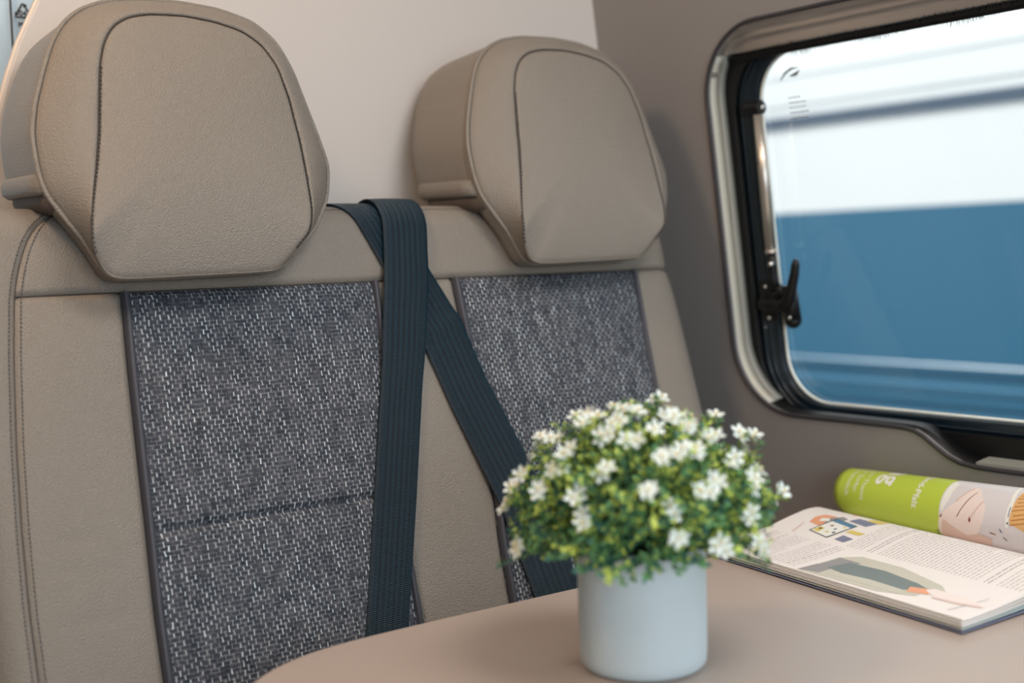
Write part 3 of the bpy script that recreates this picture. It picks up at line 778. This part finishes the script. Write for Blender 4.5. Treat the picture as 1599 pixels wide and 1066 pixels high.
    def lipmesh(name, prof_, m_):
        V = []; F = []
        for scx, dn, t_ in prof_:
            for x, n_ in uplan(scx, dn):
                V.append(O + np.array([x, 0, 0]) + T * (t_ + up(n_)) + N * n_)
        k_ = len(uplan(1, 0))
        for j in range(len(prof_) - 1):
            for i in range(k_ - 1): F.append((j * k_ + i, j * k_ + i + 1, (j + 1) * k_ + i + 1, (j + 1) * k_ + i))
        pyd(name, V, F, m_, front)
    lipmesh('shell_lip', [(.97, .004, .118), (1.0, 0, .1145), (1.012, -.001, .1155), (1.028, -.003, .112), (1.035, -.004, .106), (1.03, -.004, .100), (1.005, -.002, .0965), (.96, .004, .0965), (.94, .008, .102)], M['leather'])
    lipmesh('shell_underside', [(.975, .002, .102), (.985, .001, .092), (.97, .002, .084), (.90, .008, .079), (.6, .02, .078)], M['hollow'])
    # stitches on the side seams, lower half
    for side in (-1, 1):
        idx = [i for i in range(NT) if 0.035 < pin[i, 1] < 0.21 and (pin[i, 0] - C0[0]) * side > 0]
        idx.sort(key=lambda i: pin[i, 1]); Ls = H3(cc + (pin[idx] - cc) * 0.99, n_in[idx] + 0.0002); dd = np.r_[0, np.cumsum(np.linalg.norm(np.diff(Ls, axis=0), axis=1))]
        q = 0
        while q + .003 < dd[-1]:
            a = [np.interp(q, dd, Ls[:, c]) for c in range(3)]; b = [np.interp(q + .0024, dd, Ls[:, c]) for c in range(3)]
            sd.tube([a, b], 0.00045, 5); q += 0.004
    stuff(sd.build('stitching', M['stitch'], front))
    return front
hr1 = make_headrest(); hr1.matrix_parent_inverse = bench.matrix_world.inverted()
hr1['label'] = 'left headrest, nearer one'
hr2 = hr1.copy(); COL.objects.link(hr2); hr2.location = (0.452, 0, 0); hr2['label'] = 'right headrest, beside the window wall'
for ch in list(hr1.children):
    c = ch.copy(); COL.objects.link(c); c.parent = hr2

# ------------------------------------------------------------------ seat belts
def belt(name, label, left, right, off, crease=None):
    """left / right = edge polylines in backrest coordinates (s, t), from behind the rim downwards"""
    def resample(pl, n):
        P = np.array(pl, float); d = np.r_[0, np.cumsum(np.linalg.norm(np.diff(P, axis=0), axis=1))]; q = np.linspace(0, d[-1], n)
        Rr = np.stack([np.interp(q, d, P[:, i]) for i in (0, 1)], -1)
        for _ in range(4): Rr[1:-1] = 0.25 * Rr[:-2] + 0.5 * Rr[1:-1] + 0.25 * Rr[2:]
        return Rr
    n = 140; K = 13; Lp = resample(left, n); Rp = resample(right, n)
    S = np.zeros((n, K)); Tt = np.zeros((n, K)); E = np.zeros((n, K))
    for k in range(K):
        u = k / (K - 1); P = Lp * (1 - u) + Rp * u; S[:, k] = P[:, 0]; Tt[:, k] = P[:, 1]
        E[:, k] = off(P[:, 0], P[:, 1], u)
    top = surf(S, Tt, E + 0.0013); bot = surf(S, Tt, E)
    mid = top[:, K // 2]; vlen = np.r_[0, np.cumsum(np.linalg.norm(np.diff(mid, axis=0), axis=1))]
    V = np.concatenate([top.reshape(-1, 3), bot.reshape(-1, 3)]); F = []; m0 = n * K
    for j in range(n - 1):
        for k in range(K - 1):
            a = j * K + k; F.append((a, a + K, a + K + 1, a + 1)); F.append((m0 + a, m0 + a + 1, m0 + a + K + 1, m0 + a + K))
        for k in (0, K - 1):
            a = j * K + k; F.append((a, a + K, m0 + a + K, m0 + a) if k else (a, m0 + a, m0 + a + K, a + K))
    me = bpy.data.meshes.new(name); me.from_pydata(V.tolist(), [], F); me.update()
    uv = me.uv_layers.new(name='UVMap'); vi = np.zeros(len(me.loops), int); me.loops.foreach_get('vertex_index', vi)
    U = np.tile(np.tile(np.linspace(0, 1, K), n), 2); Vl = np.tile(np.repeat(vlen, K), 2)
    uv.data.foreach_set('uv', np.stack([U[vi], Vl[vi]], -1).reshape(-1))
    o = link(name, me, M['belt']); o['label'] = label; o['category'] = 'seat belt'; o['group'] = 'lap and shoulder belts of the bench'
    return o
def offB(s, t, u):
    e = 0.0044 + 0 * s
    # flipped section: a shallow fold across the belt
    line = t - (-0.046 + (s - 0.694) * 0.37)
    return e + 0.0030 * np.exp(-(line / 0.006) ** 2) + 0.0012 * np.clip(-line / 0.02, 0, 1)
def offA(s, t, u):
    over = np.clip((t + 0.10) / 0.05, 0, 1)
    return 0.0060 + 0.0030 * over * over * (3 - 2 * over) + 0.0006 * np.sin(math.pi * u)
belt('seat_belt', 'dark blue-black belt hanging almost straight down over the left woven panel',
     [(0.676, 0.235), (0.676, 0.17), (0.675, 0.12), (0.672, 0.08), (0.666, 0.045), (0.659, 0.012), (0.647, -0.035), (0.635, -0.089), (0.600, -0.211), (0.569, -0.32), (0.548, -0.40)],
     [(0.726, 0.235), (0.727, 0.17), (0.727, 0.12), (0.723, 0.07), (0.718, 0.045), (0.712, 0.010), (0.700, -0.030), (0.686, -0.080), (0.647, -0.214), (0.614, -0.322), (0.592, -0.40)], offA)
belt('seat_belt', 'dark belt running diagonally under the other to the right behind the plant',
     [(0.612, 0.235), (0.612, 0.17), (0.614, 0.12), (0.636, 0.095), (0.663, 0.032), (0.678, -0.005), (0.691, -0.048), (0.711, -0.122), (0.745, -0.225), (0.764, -0.323), (0.781, -0.40)],
     [(0.672, 0.235), (0.672, 0.17), (0.680, 0.12), (0.700, 0.068), (0.716, 0.030), (0.730, 0.000), (0.744, -0.030), (0.760, -0.094), (0.794, -0.189), (0.812, -0.262), (0.838, -0.39)], offB)

# ------------------------------------------------------------------ table
tab = thing('table', 'taupe laminate table with rounded corner in front of the bench', 'table', (0.75, 0.55, 0.2))
tp = plate('tabletop', [[(-0.415, -0.40), (0.415, -0.40), (0.415, 0.336), (-0.165, 0.347), (-0.235, 0.3465)] + [(-0.415 + 0.16 * (1 - math.sin(a)), 0.19 + 0.155 * math.cos(a)) for a in np.linspace(0.12, math.pi / 2, 14)]],
           0.028, M['table'], tab, None, bev=0.004, zoff=0.502)
lg = MB(); lg.lathe([(0.001, 0), (0.13, 0), (0.13, 0.006), (0.12, 0.012), (0.035, 0.016), (0.03, 0.03), (0.03, 0.50), (0.07, 0.502)], 40); lg.build('pedestal_leg', M['alu'], tab)

# ------------------------------------------------------------------ potted plant
PC = (0.630, 0.692); ZT = 0.7305
plant = thing('potted_plant', 'pale round pot with small white flowering green plant on the table', 'plant', (PC[0], PC[1], ZT))
pt = MB(); R0 = 0.0479
pt.lathe([(0.001, 0.0), (0.040, 0.0), (0.0445, 0.001), (0.0468, 0.004), (0.0474, 0.010), (0.0478, 0.03), (R0, 0.088), (0.0476, 0.0915), (0.0466, 0.093), (0.0450, 0.0925), (0.0440, 0.090), (0.0435, 0.080), (0.043, 0.076), (0.001, 0.076)], 96)
pt.build('pot', M['pot'], plant)
so = MB(); so.lathe([(0.0432, 0.0765), (0.036, 0.080), (0.02, 0.083), (0.001, 0.084)], 32); so.build('soil', M['soil'], plant)
def leaf(mb, p, d, up, L, Wd, mi):
    d = d.normalized(); side = d.cross(up).normalized(); nn = side.cross(d)
    mb.add([p, p + d * L * .45 + side * Wd + nn * L * .08, p + d * L, p + d * L * .45 - side * Wd + nn * L * .08, p + d * L * .5 - nn * L * .05], [(0, 4, 1), (1, 4, 2), (2, 4, 3), (3, 4, 0)], mi)
def sprig_mesh(seed, L=0.10, light=0.5, n=15):
    r = random.Random(seed); mb = MB()
    # grows along +z, droops towards +x
    ctrl = []
    bend = r.uniform(0.0, 0.35)
    for i in range(8):
        q = i / 7; ctrl.append(Vector((bend * L * q * q, r.uniform(-1, 1) * 0.0015, L * q * (1 - 0.15 * bend * q))))
    mb.tube(ctrl, [0.0009 - 0.0005 * i / 7 for i in range(8)], 4, 3)
    def at(q): f = q * 7; i = min(6, int(f)); return ctrl[i].lerp(ctrl[i + 1], f - i)
    for j in range(n):
        q = 0.28 + 0.72 * (j / (n - 1)) ** 0.85; p = at(q)
        for k in range(3):
            an = j * 2.4 + k * 2.09 + r.uniform(-.4, .4)
            d = Vector((math.cos(an), math.sin(an), r.uniform(0.35, 1.0)))
            sz = r.uniform(0.75, 1.2)
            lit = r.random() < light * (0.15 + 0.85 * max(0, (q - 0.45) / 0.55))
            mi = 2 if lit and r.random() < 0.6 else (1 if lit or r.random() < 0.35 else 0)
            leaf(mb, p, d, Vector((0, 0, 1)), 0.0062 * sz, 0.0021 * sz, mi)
    # side twigs
    for j in range(5):
        q = r.uniform(0.45, 0.92); p = at(q); an = r.uniform(0, 6.28)
        d = Vector((math.cos(an), math.sin(an), 0.9)).normalized(); e = p + d * 0.016
        mb.tube([p, e], 0.0004, 3, 3)
        for k in range(6):
            a2 = k * 2.2; dd = d * 0.6 + Vector((math.cos(a2), math.sin(a2), 0.3)) * 0.7
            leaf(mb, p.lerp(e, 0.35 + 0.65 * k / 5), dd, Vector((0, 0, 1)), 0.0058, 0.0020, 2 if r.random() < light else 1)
    me = bpy.data.meshes.new('sprig'); me.from_pydata(mb.V, [], mb.F); me.update(); me.polygons.foreach_set('material_index', mb.mi)
    for m_ in (M['leafd'], M['leafm'], M['leafl'], M['stem']): me.materials.append(m_)
    return me
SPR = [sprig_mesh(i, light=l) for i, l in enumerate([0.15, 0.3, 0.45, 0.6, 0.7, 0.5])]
def flower_mesh(seed, nfl):
    r = random.Random(seed); mb = MB()
    for f in range(nfl):
        off = Vector((r.uniform(-1, 1), r.uniform(-1, 1), r.uniform(-.4, .6))) * (0.0045 if nfl > 1 else 0)
        ax = (Vector((0, 0, 1)) + Vector((r.uniform(-.5, .5), r.uniform(-.5, .5), 0))).normalized()
        q = ax.to_track_quat('Z', 'Y').to_matrix(); ph0 = r.uniform(0, 1)
        for k in range(5):
            a = ph0 + 2 * math.pi * k / 5
            d = Vector((math.cos(a), math.sin(a), 0.18)); L = 0.0072; w = 0.0019; s = Vector((-math.sin(a), math.cos(a), 0))
            pts = [Vector((0, 0, 0)), d * L * .35 + s * w * .6, d * L * .7 + s * w, d * L, d * L * .7 - s * w, d * L * .35 - s * w * .6, d * L * .6 + Vector((0, 0, -.0008))]
            mb.add([off + q @ p for p in pts], [(0, 6, 1), (1, 6, 2), (2, 6, 3), (3, 6, 4), (4, 6, 5), (5, 6, 0)], 0)
        k0 = len(mb.V); mb.ball(tuple(off + q @ Vector((0, 0, 0.0012))), 0.0012, 1, 5)
    for k in range(4):
        a = r.uniform(0, 6.28); leaf(mb, Vector((0, 0, -0.003)), Vector((math.cos(a), math.sin(a), 0.3)), Vector((0, 0, 1)), 0.0075, 0.0024, 2)
    me = bpy.data.meshes.new('flower'); me.from_pydata(mb.V, [], mb.F); me.update(); me.polygons.foreach_set('material_index', mb.mi)
    for m_ in (M['petal'], M['bud'], M['leafl']): me.materials.append(m_)
    return me
FLW = [flower_mesh(40 + i, n) for i, n in enumerate([2, 3, 3, 4, 2])]
RX_, RZ_ = 0.103, 0.096        # dome radii
base = Vector((0, 0, 0.098))
def place(me, name, p, d, sc=1.0, roll=0.0):
    o = bpy.data.objects.new(name, me); COL.objects.link(o); o.parent = plant
    o.matrix_local = Matrix.Translation(p) @ d.to_track_quat('Z', 'X').to_matrix().to_4x4() @ Matrix.Rotation(roll, 4, 'Z') @ Matrix.Scale(sc, 4)
    return o
ga = math.pi * (3 - math.sqrt(5)); NS = 250
for i in range(NS):
    el = math.asin(min(1, 0.0 + 1.0 * (i + .5) / NS)); az = i * ga + random.uniform(-.25, .25)
    d = Vector((math.cos(el) * math.cos(az), math.cos(el) * math.sin(az), math.sin(el)))
    tip = base + Vector((d.x * RX_, d.y * RX_, max(d.z, -0.10) * RZ_)) * random.uniform(0.80, 1.02)
    rt = Vector((d.x * 0.032, d.y * 0.032, 0.090)); vec = tip - rt
    if vec.length < 0.03: continue
    sc = vec.length / 0.10
    kx = (0, 1, 0, 2)[i % 4] if d.z < 0.35 else ((1, 2, 3, 5)[i % 4] if d.z < 0.7 else (3, 4, 5, 2)[i % 4])  # low sprigs get darker leaves, the plant's shading put into leaf colour
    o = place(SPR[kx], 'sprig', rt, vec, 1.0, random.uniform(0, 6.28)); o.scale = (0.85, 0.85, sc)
# flowers seen in the photograph, as directions on the dome: (x right, y up) across the view axis, in metres from the dome's centre
vr = Vector((RX.x, RX.y, 0)).normalized(); vf = Vector((PC[0], PC[1], 0)).normalized(); vr = Vector((vf.y, -vf.x, 0))
FP = [(1035, 632), (1056, 672), (990, 708), (950, 702), (914, 684), (948, 757), (1030, 741), (1064, 738), (1084, 730), (1104, 773), (1050, 818), (1052, 858), (1125, 668), (1160, 690), (1172, 728),
      (1166, 778), (1222, 785), (912, 655), (972, 678), (866, 700), (826, 752), (855, 785), (898, 732), (815, 868), (1162, 822), (1180, 872), (1002, 660), (1184, 700), (792, 800), (802, 772), (1040, 655),
      (975, 655), (1112, 712), (1118, 870), (905, 800), (1172, 755), (850, 690), (1090, 800), (935, 668), (1142, 740), (880, 760), (1010, 790), (925, 830), (1075, 690), (1020, 700)]
for j, (u, v) in enumerate(FP):
    a = (u - 1000) * 0.93 / 1981; b = (870 - v) * 0.93 / 1981 - 0.006     # across / above the rim, metres
    rr = (a / RX_) ** 2 + (max(b, 0) / RZ_) ** 2
    depth = RX_ * math.sqrt(max(0, 1 - rr)) if rr < 1 else 0.0
    if b < 0.02: depth = max(depth * 0.9, 0.05 if abs(a) < 0.08 else 0)
    p = Vector((0, 0, 0.094)) + vr * a - vf * depth + Vector((0, 0, b + depth * -0.02))
    p.z += depth * 0.27      # the view looks slightly down on the near side
    d = (p - Vector((0, 0, 0.07))).normalized()
    o = place(FLW[j % 5], 'flower', p, d + -vf * 0.3, 1.0, random.uniform(0, 6)); 
    if (p - Vector((0, 0, 0.09))).length > 0.09:
        rt = Vector((p.x * .3, p.y * .3, 0.092)); s_ = place(SPR[3 + j % 3], 'sprig', rt, p - rt, 1.0, random.uniform(0, 6)); s_.scale = (0.8, 0.8, (p - rt).length / 0.10)
for j in range(34):
    az = random.uniform(0, 6.28); el = random.uniform(0.1, 1.4); d = Vector((math.cos(el) * math.cos(az), math.cos(el) * math.sin(az), math.sin(el)))
    if d.dot(-vf) > 0.15: continue
    place(FLW[j % 5], 'flower', base + Vector((d.x * RX_, d.y * RX_, d.z * RZ_)), d, 1.0, random.uniform(0, 6))

# ------------------------------------------------------------------ magazine
mag = thing('magazine', 'open magazine with its green printed half curled back, lying on the table', 'magazine', (0.98, 0.74, ZT))
MO = Vector((0.98, 0.74, ZT))
A = np.array([.907, .895]); FS = np.array([1.098, .893]); B = np.array([.863, .577])
UX = [0, .2, .45, .68, .83, .92, 1]; UZ = [.742, .743, .746, .754, .757, .754, .746]
def zu(u): return float(np.mean([np.interp(min(1, max(0, u + q)), UX, UZ) for q in (-.06, -.03, 0, .03, .06)]))
def pg(u, v, dz=0.0):
    u = float(u); v = float(v); xy = A + u * (FS - A) + v * (B - A); return Vector((xy[0], xy[1], zu(u) + dz)) - MO
def sheet(name, u0, u1, v0, v1, ztop, thick, m, nu=26, du=0.0, dv=0.0):
    V = []; F = []
    us = np.linspace(u0, u1, nu)
    for side in (0, 1):
        for v in (v0, v1):
            for u in us:
                p = pg(u, v); zt = (ZT - MO.z) + 0.0006 + (p.z - (ZT - MO.z) - 0.0006) * ztop
                V.append((p.x, p.y, zt - side * thick))
    n = nu
    for i in range(n - 1):
        F.append((i, n + i, n + i + 1, i + 1)); F.append((2 * n + i, 2 * n + i + 1, 3 * n + i + 1, 3 * n + i))
        F.append((i, i + 1, 2 * n + i + 1, 2 * n + i)); F.append((n + i, 3 * n + i, 3 * n + i + 1, n + i + 1))
    F.append((0, 2 * n, 3 * n, n)); F.append((n - 1, 2 * n - 1, 4 * n - 1, 3 * n - 1))
    return pyd(name, V, F, m, mag, smooth=False)
cov = sheet('back_cover', -0.012, 1.0, -0.004, 1.006, 0.10, 0.0006, M['navy'])
NP = 9
for k in range(NP):
    f = 0.14 + 0.80 * (k + 1) / NP
    j1 = random.uniform(-0.010, 0.006); j2 = random.uniform(-0.003, 0.004)
    sheet('page', j1, 1.0, j2 - 0.002, 1.0 + j2, f, 0.0009, M['cyan'] if k in (0, 2) else (M['pagee'] if k % 2 else M['paper']))  # two sheets tinted blue for the light on the near edge
top = sheet('top_page', 0.0, 1.0, 0.0, 1.0, 1.0, 0.0006, M['paper'], 40); top.data.shade_flat()
top['label'] = 'open page with text columns and pictures'
# printed matter on the page
def pquad(mb, pts, dz=0.00025, mi=0):
    # fan of a convex polygon, split so that it follows the page's rise
    c = np.mean(np.array(pts), 0); n = len(pts); ring = []
    for i in range(n):
        a = np.array(pts[i]); b = np.array(pts[(i + 1) % n])
        for q in (0, .25, .5, .75): ring.append(a + (b - a) * q)
    V = [pg(c[0], c[1], dz)] + [pg(*(c + (p - c) * .5), dz) for p in ring] + [pg(p[0], p[1], dz) for p in ring]; k = len(ring)
    F = [(0, 1 + i, 1 + (i + 1) % k) for i in range(k)] + [(1 + i, 1 + k + i, 1 + k + (i + 1) % k, 1 + (i + 1) % k) for i in range(k)]
    mb.add(V, F, mi)
txt = MB(); txb = MB()
def textblock(u0, u1, v0, v1, pitch, bold=(), gaps=(), slope=0.0):
    v = v0; row = 0
    while v < v1:
        if row not in gaps:
            u = u0; mb = txb if row in bold else txt; end = u1 if row % 6 != 5 else u1 - random.uniform(0.05, 0.2)
            while u < end:
                w = random.uniform(0.012, 0.045); w = min(w, end - u)
                if w < 0.006: break
                hh = 0.0020 if row in bold else 0.0015
                V = [pg(u, v, .0002), pg(u, v + hh, .0002), pg(u + w, v + hh, .0002), pg(u + w, v, .0002)]
                mb.add(V, [(0, 1, 2, 3)]); u += w + 0.008
        v += pitch; row += 1
textblock(0.04, 0.43, 0.055, 0.38, 0.0155, bold=(4, 5, 18), gaps=(3, 12))
textblock(0.46, 0.93, 0.355, 0.99, 0.0142, bold=(6, 7, 36, 37), gaps=(5, 8, 35, 38))
stuff(txt.build('body_text', M['greyink'], top, smooth=False)); stuff(txb.build('bold_text', M['ink'], top, smooth=False))
pi = [M['skin'], M['suit'], M['sand'], M['greyp'], M['blue'], M['navy'], M['orange'], M['yellow'], M['ink'], M['white'], M['skin2'], M['redbrown']]
ph = MB()
pquad(ph, [(0.01, .40), (0.30, .41), (0.385, .46), (0.385, .62), (0.30, .80), (0.24, .84), (0.18, .80), (0.10, .80), (0.03, .70), (0.02, .55)], .00022, 2)
pquad(ph, [(0.10, .41), (0.30, .415), (0.30, .50), (0.16, .50)], .00028, 3)
pquad(ph, [(0.02, .40), (0.15, .405), (0.16, .47), (0.04, .47)], .00030, 3)
pquad(ph, [(0.14, .45), (0.27, .47), (0.29, .60), (0.25, .74), (0.21, .80), (0.13, .74), (0.10, .58)], .00034, 1)
pquad(ph, [(0.055, .50), (0.11, .49), (0.14, .62), (0.13, .76), (0.075, .76)], .00036, 2)
pquad(ph, [(0.12, .76), (0.19, .74), (0.22, .79), (0.16, .82)], .00038, 6)
pquad(ph, [(0.20, .79), (0.24, .80), (0.245, .90), (0.20, .985), (0.185, .98), (0.165, .92), (0.15, .84)], .00040, 0)
pquad(ph, [(0.15, .84), (0.165, .92), (0.19, .97), (0.18, .985), (0.145, .93), (0.13, .84)], .00042, 10)
ph.build('man_photo', pi, top, smooth=False)
lp = MB()
pquad(lp, [(0.62, .10), (0.70, .085), (0.755, .10), (0.76, .15), (0.70, .19), (0.60, .16)], .00024, 6)
pquad(lp, [(0.655, .125), (0.70, .115), (0.72, .14), (0.68, .16)], .00028, 9)
pquad(lp, [(0.62, .16), (0.72, .14), (0.78, .17), (0.76, .20), (0.64, .20)], .00028, 3)
pquad(lp, [(0.53, .15), (0.735, .165), (0.70, .275), (0.495, .25)], .00034, 8)
pquad(lp, [(0.535, .155), (0.728, .170), (0.695, .270), (0.503, .245)], .00038, 9)
pquad(lp, [(0.69, .167), (0.730, .170), (0.697, .270), (0.66, .266)], .00042, 4)
pquad(lp, [(0.54, .160), (0.60, .165), (0.59, .19), (0.535, .19)], .00042, 7)
for (a, b_) in [(0.57, .17), (0.63, .19), (0.60, .22), (0.55, .21), (0.64, .24), (0.56, .235)]:
    pquad(lp, [(a, b_), (a + .018, b_ + .002), (a + .012, b_ + .014), (a - .004, b_ + .010)], .00046, random.choice([5, 8, 11, 7]))
pquad(lp, [(0.74, .215), (0.81, .225), (0.80, .315), (0.72, .30)], .00030, 5)
pquad(lp, [(0.80, .26), (0.87, .27), (0.86, .33), (0.79, .32)], .00034, 7)
pquad(lp, [(0.60, .275), (0.64, .28), (0.635, .345), (0.60, .33)], .00030, 7)
pquad(lp, [(0.50, .28), (0.565, .285), (0.55, .335), (0.49, .325)], .00030, 5)
pquad(lp, [(0.47, .105), (0.60, .085), (0.60, .090), (0.47, .113)], .00030, 10)
pquad(lp, [(0.87, .16), (0.96, .18), (0.95, .20), (0.86, .175)], .00030, 6)
lp.build('laptop_picture', pi, top, smooth=False)
cl_ = MB(); pquad(cl_, [(0.05, .93), (0.30, .955), (0.30, .957), (0.05, .933)], .00025, 3); cl_.build('caption_rule', pi, top, smooth=False)
# curled half: a slightly conical roll
RF = Vector((1.15, .91, .734 + .026)); RG = Vector((1.10, .56, .734 + .035)); rax = (RG - RF).normalized()
q1 = rax.cross(Vector((0, 0, 1))).normalized(); q2 = q1.cross(rax)
def rp(a, p, dr=0.0):
    a = float(a); p = float(p)
    r = .026 + .009 * a + dr; return RF + (RG - RF) * a + r * (math.cos(p) * q1 + math.sin(p) * q2) - MO
roll = MB(); NA, NPH = 60, 80
P0, P1 = math.radians(-72), math.radians(300)
def bound(phd):
    return 0.44 if phd > -20 else 0.44 - 0.05 * (-20 - phd) / 50
avals = np.linspace(-0.0, 1.25, NA)
V = []; F = []; MI = []
for j in range(NPH + 1):
    p = P0 + (P1 - P0) * j / NPH; sp_ = -0.0035 * max(0, (math.degrees(p) - 230)) / 70
    b0 = bound(math.degrees(p))
    for i in range(NA):
        a = avals[i]
        # line one column of vertices up with the colour boundary
        if i == 21: a = b0
        V.append(rp(a, p, sp_))
for j in range(NPH):
    for i in range(NA - 1):
        F.append((j * NA + i, (j + 1) * NA + i, (j + 1) * NA + i + 1, j * NA + i + 1)); MI.append(0 if i < 21 else 1)
rl = pyd('curled_pages', V, F, [M['lime'], M['photo'], M['paper']], mag); rl.data.polygons.foreach_set('material_index', MI)
rl['label'] = 'curled half printed lime green with a photo of hands'
so_ = rl.modifiers.new('s', 'SOLIDIFY'); so_.thickness = 0.0022; so_.offset = 1
# sheet that joins the roll to the spine
jn = MB(); V = []; 
for a in np.linspace(0, 1.25, 12):
    e = rp(a, P0, -0.0005); s_ = pg(0.985, min(1.25, a * 1.09), -0.002); V += [s_, Vector((0.5 * (s_.x + e.x), 0.5 * (s_.y + e.y), min(s_.z, e.z) - 0.001)), e]
jn.add(V, [(i * 3 + k, i * 3 + k + 1, (i + 1) * 3 + k + 1, (i + 1) * 3 + k) for i in range(11) for k in range(2)]); jn.build('inner_sheet', M['paper'], mag)
# roll lettering and pictures
def roll_text(body, size, a0, phi_end, bold=0.0):
    V, F = text_mesh(body, size, bold); xs = [v[0] for v in V]; xe = max(xs)
    out_ = []
    for x, y, z in V:
        a = a0 + y / 0.355; r = .026 + .009 * a; p = math.radians(phi_end) + (xe - x) / r
        out_.append(rp(a, p, 0.00025))
    pyd('printed_text', out_, F, M['white'], rl, smooth=False)
roll_text('Rheinland-Pfalz', 0.0112, 0.335, 2, 0.0002)
roll_text('trag', 0.036, 0.185, 40, 0.0006)
roll_text('Infos zum Thema', 0.0092, 0.118, -2)
roll_text('neue Surfer', 0.0092, 0.084, 14)
roll_text('unerkennlich', 0.0092, 0.050, 4)
def rpoly(mb, pts, dr, mi):
    P = [(a, math.radians(p)) for a, p in pts]; c = np.mean(np.array(P), 0); ring = []; n = len(P)
    for i in range(n):
        a = np.array(P[i]); b = np.array(P[(i + 1) % n])
        for q in np.arange(0, 1, .1): ring.append(a + (b - a) * q)
    k = len(ring); lv = [.17, .33, .5, .67, .83, 1.0]; V = [rp(c[0], c[1], dr)]
    for l_ in lv: V += [rp(*(c + (p - c) * l_), dr) for p in ring]
    F = [(0, 1 + i, 1 + (i + 1) % k) for i in range(k)]
    for L_ in range(5): F += [(1 + L_ * k + i, 1 + (L_ + 1) * k + i, 1 + (L_ + 1) * k + (i + 1) % k, 1 + L_ * k + (i + 1) % k) for i in range(k)]
    mb.add(V, F, mi)
hp = MB()
PM = [M['skin'], M['skin2'], M['redbrown'], M['hair'], M['hair2'], M['white'], M['navy'], M['ink'], M['greyp']]
rpoly(hp, [(.445, 80), (.47, 70), (.47, 30), (.455, 8), (.445, 5)], .0002, 5)
rpoly(hp, [(.445, 0), (.50, 30), (.535, 68), (.56, 62), (.575, 48), (.59, 38), (.605, 22), (.60, 0), (.58, -20), (.55, -42), (.50, -45), (.42, -50), (.43, -25)], .00022, 0)
rpoly(hp, [(.455, -8), (.48, -25), (.54, -45), (.58, -25), (.62, -30), (.60, -55), (.42, -55)], .00030, 1)
rpoly(hp, [(.505, 0), (.51, 2), (.555, 55), (.548, 50)], .00034, 2)
rpoly(hp, [(.548, -2), (.553, 6), (.558, 0), (.553, -6)], .00034, 2)
rpoly(hp, [(.554, 4), (.558, 2), (.592, 36), (.588, 38)], .00032, 1)
rpoly(hp, [(.495, 30), (.498, 28), (.535, 62), (.531, 64)], .00032, 1)
rpoly(hp, [(.442, -4), (.452, 2), (.45, -6)], .00034, 2)
rpoly(hp, [(.69, 75), (.80, 85), (.90, 60), (.90, 0), (.74, -4), (.69, 6)], .00030, 3)
for k in range(9):
    p0 = 2 + k * 8; rpoly(hp, [(.692 + .004 * (k % 3), p0), (.80, p0 + 16), (.80, p0 + 18), (.692 + .004 * (k % 3), p0 + 2.4)], .00036, 4)
rpoly(hp, [(.655, 92), (.665, 92), (.690, 40), (.686, -2), (.676, -2), (.680, 40)], .00028, 5)
rpoly(hp, [(.683, 34), (.686, 34), (.686, 16), (.683, 16)], .00036, 6)
rpoly(hp, [(.682, 8), (.686, 7), (.686, 4), (.682, 4)], .00036, 7)
rpoly(hp, [(.655, -6), (.662, -8), (.664, -14), (.658, -12)], .00036, 6)
rpoly(hp, [(.665, -20), (.675, -26), (.675, -28), (.664, -22)], .00036, 7)
rpoly(hp, [(.62, -16), (.64, -18), (.64, -20), (.62, -18)], .00036, 2)
hp.build('hands_photo', PM, rl, smooth=False)

print('tris', sum(len(o.data.polygons) for o in SC.objects if o.type == 'MESH'))
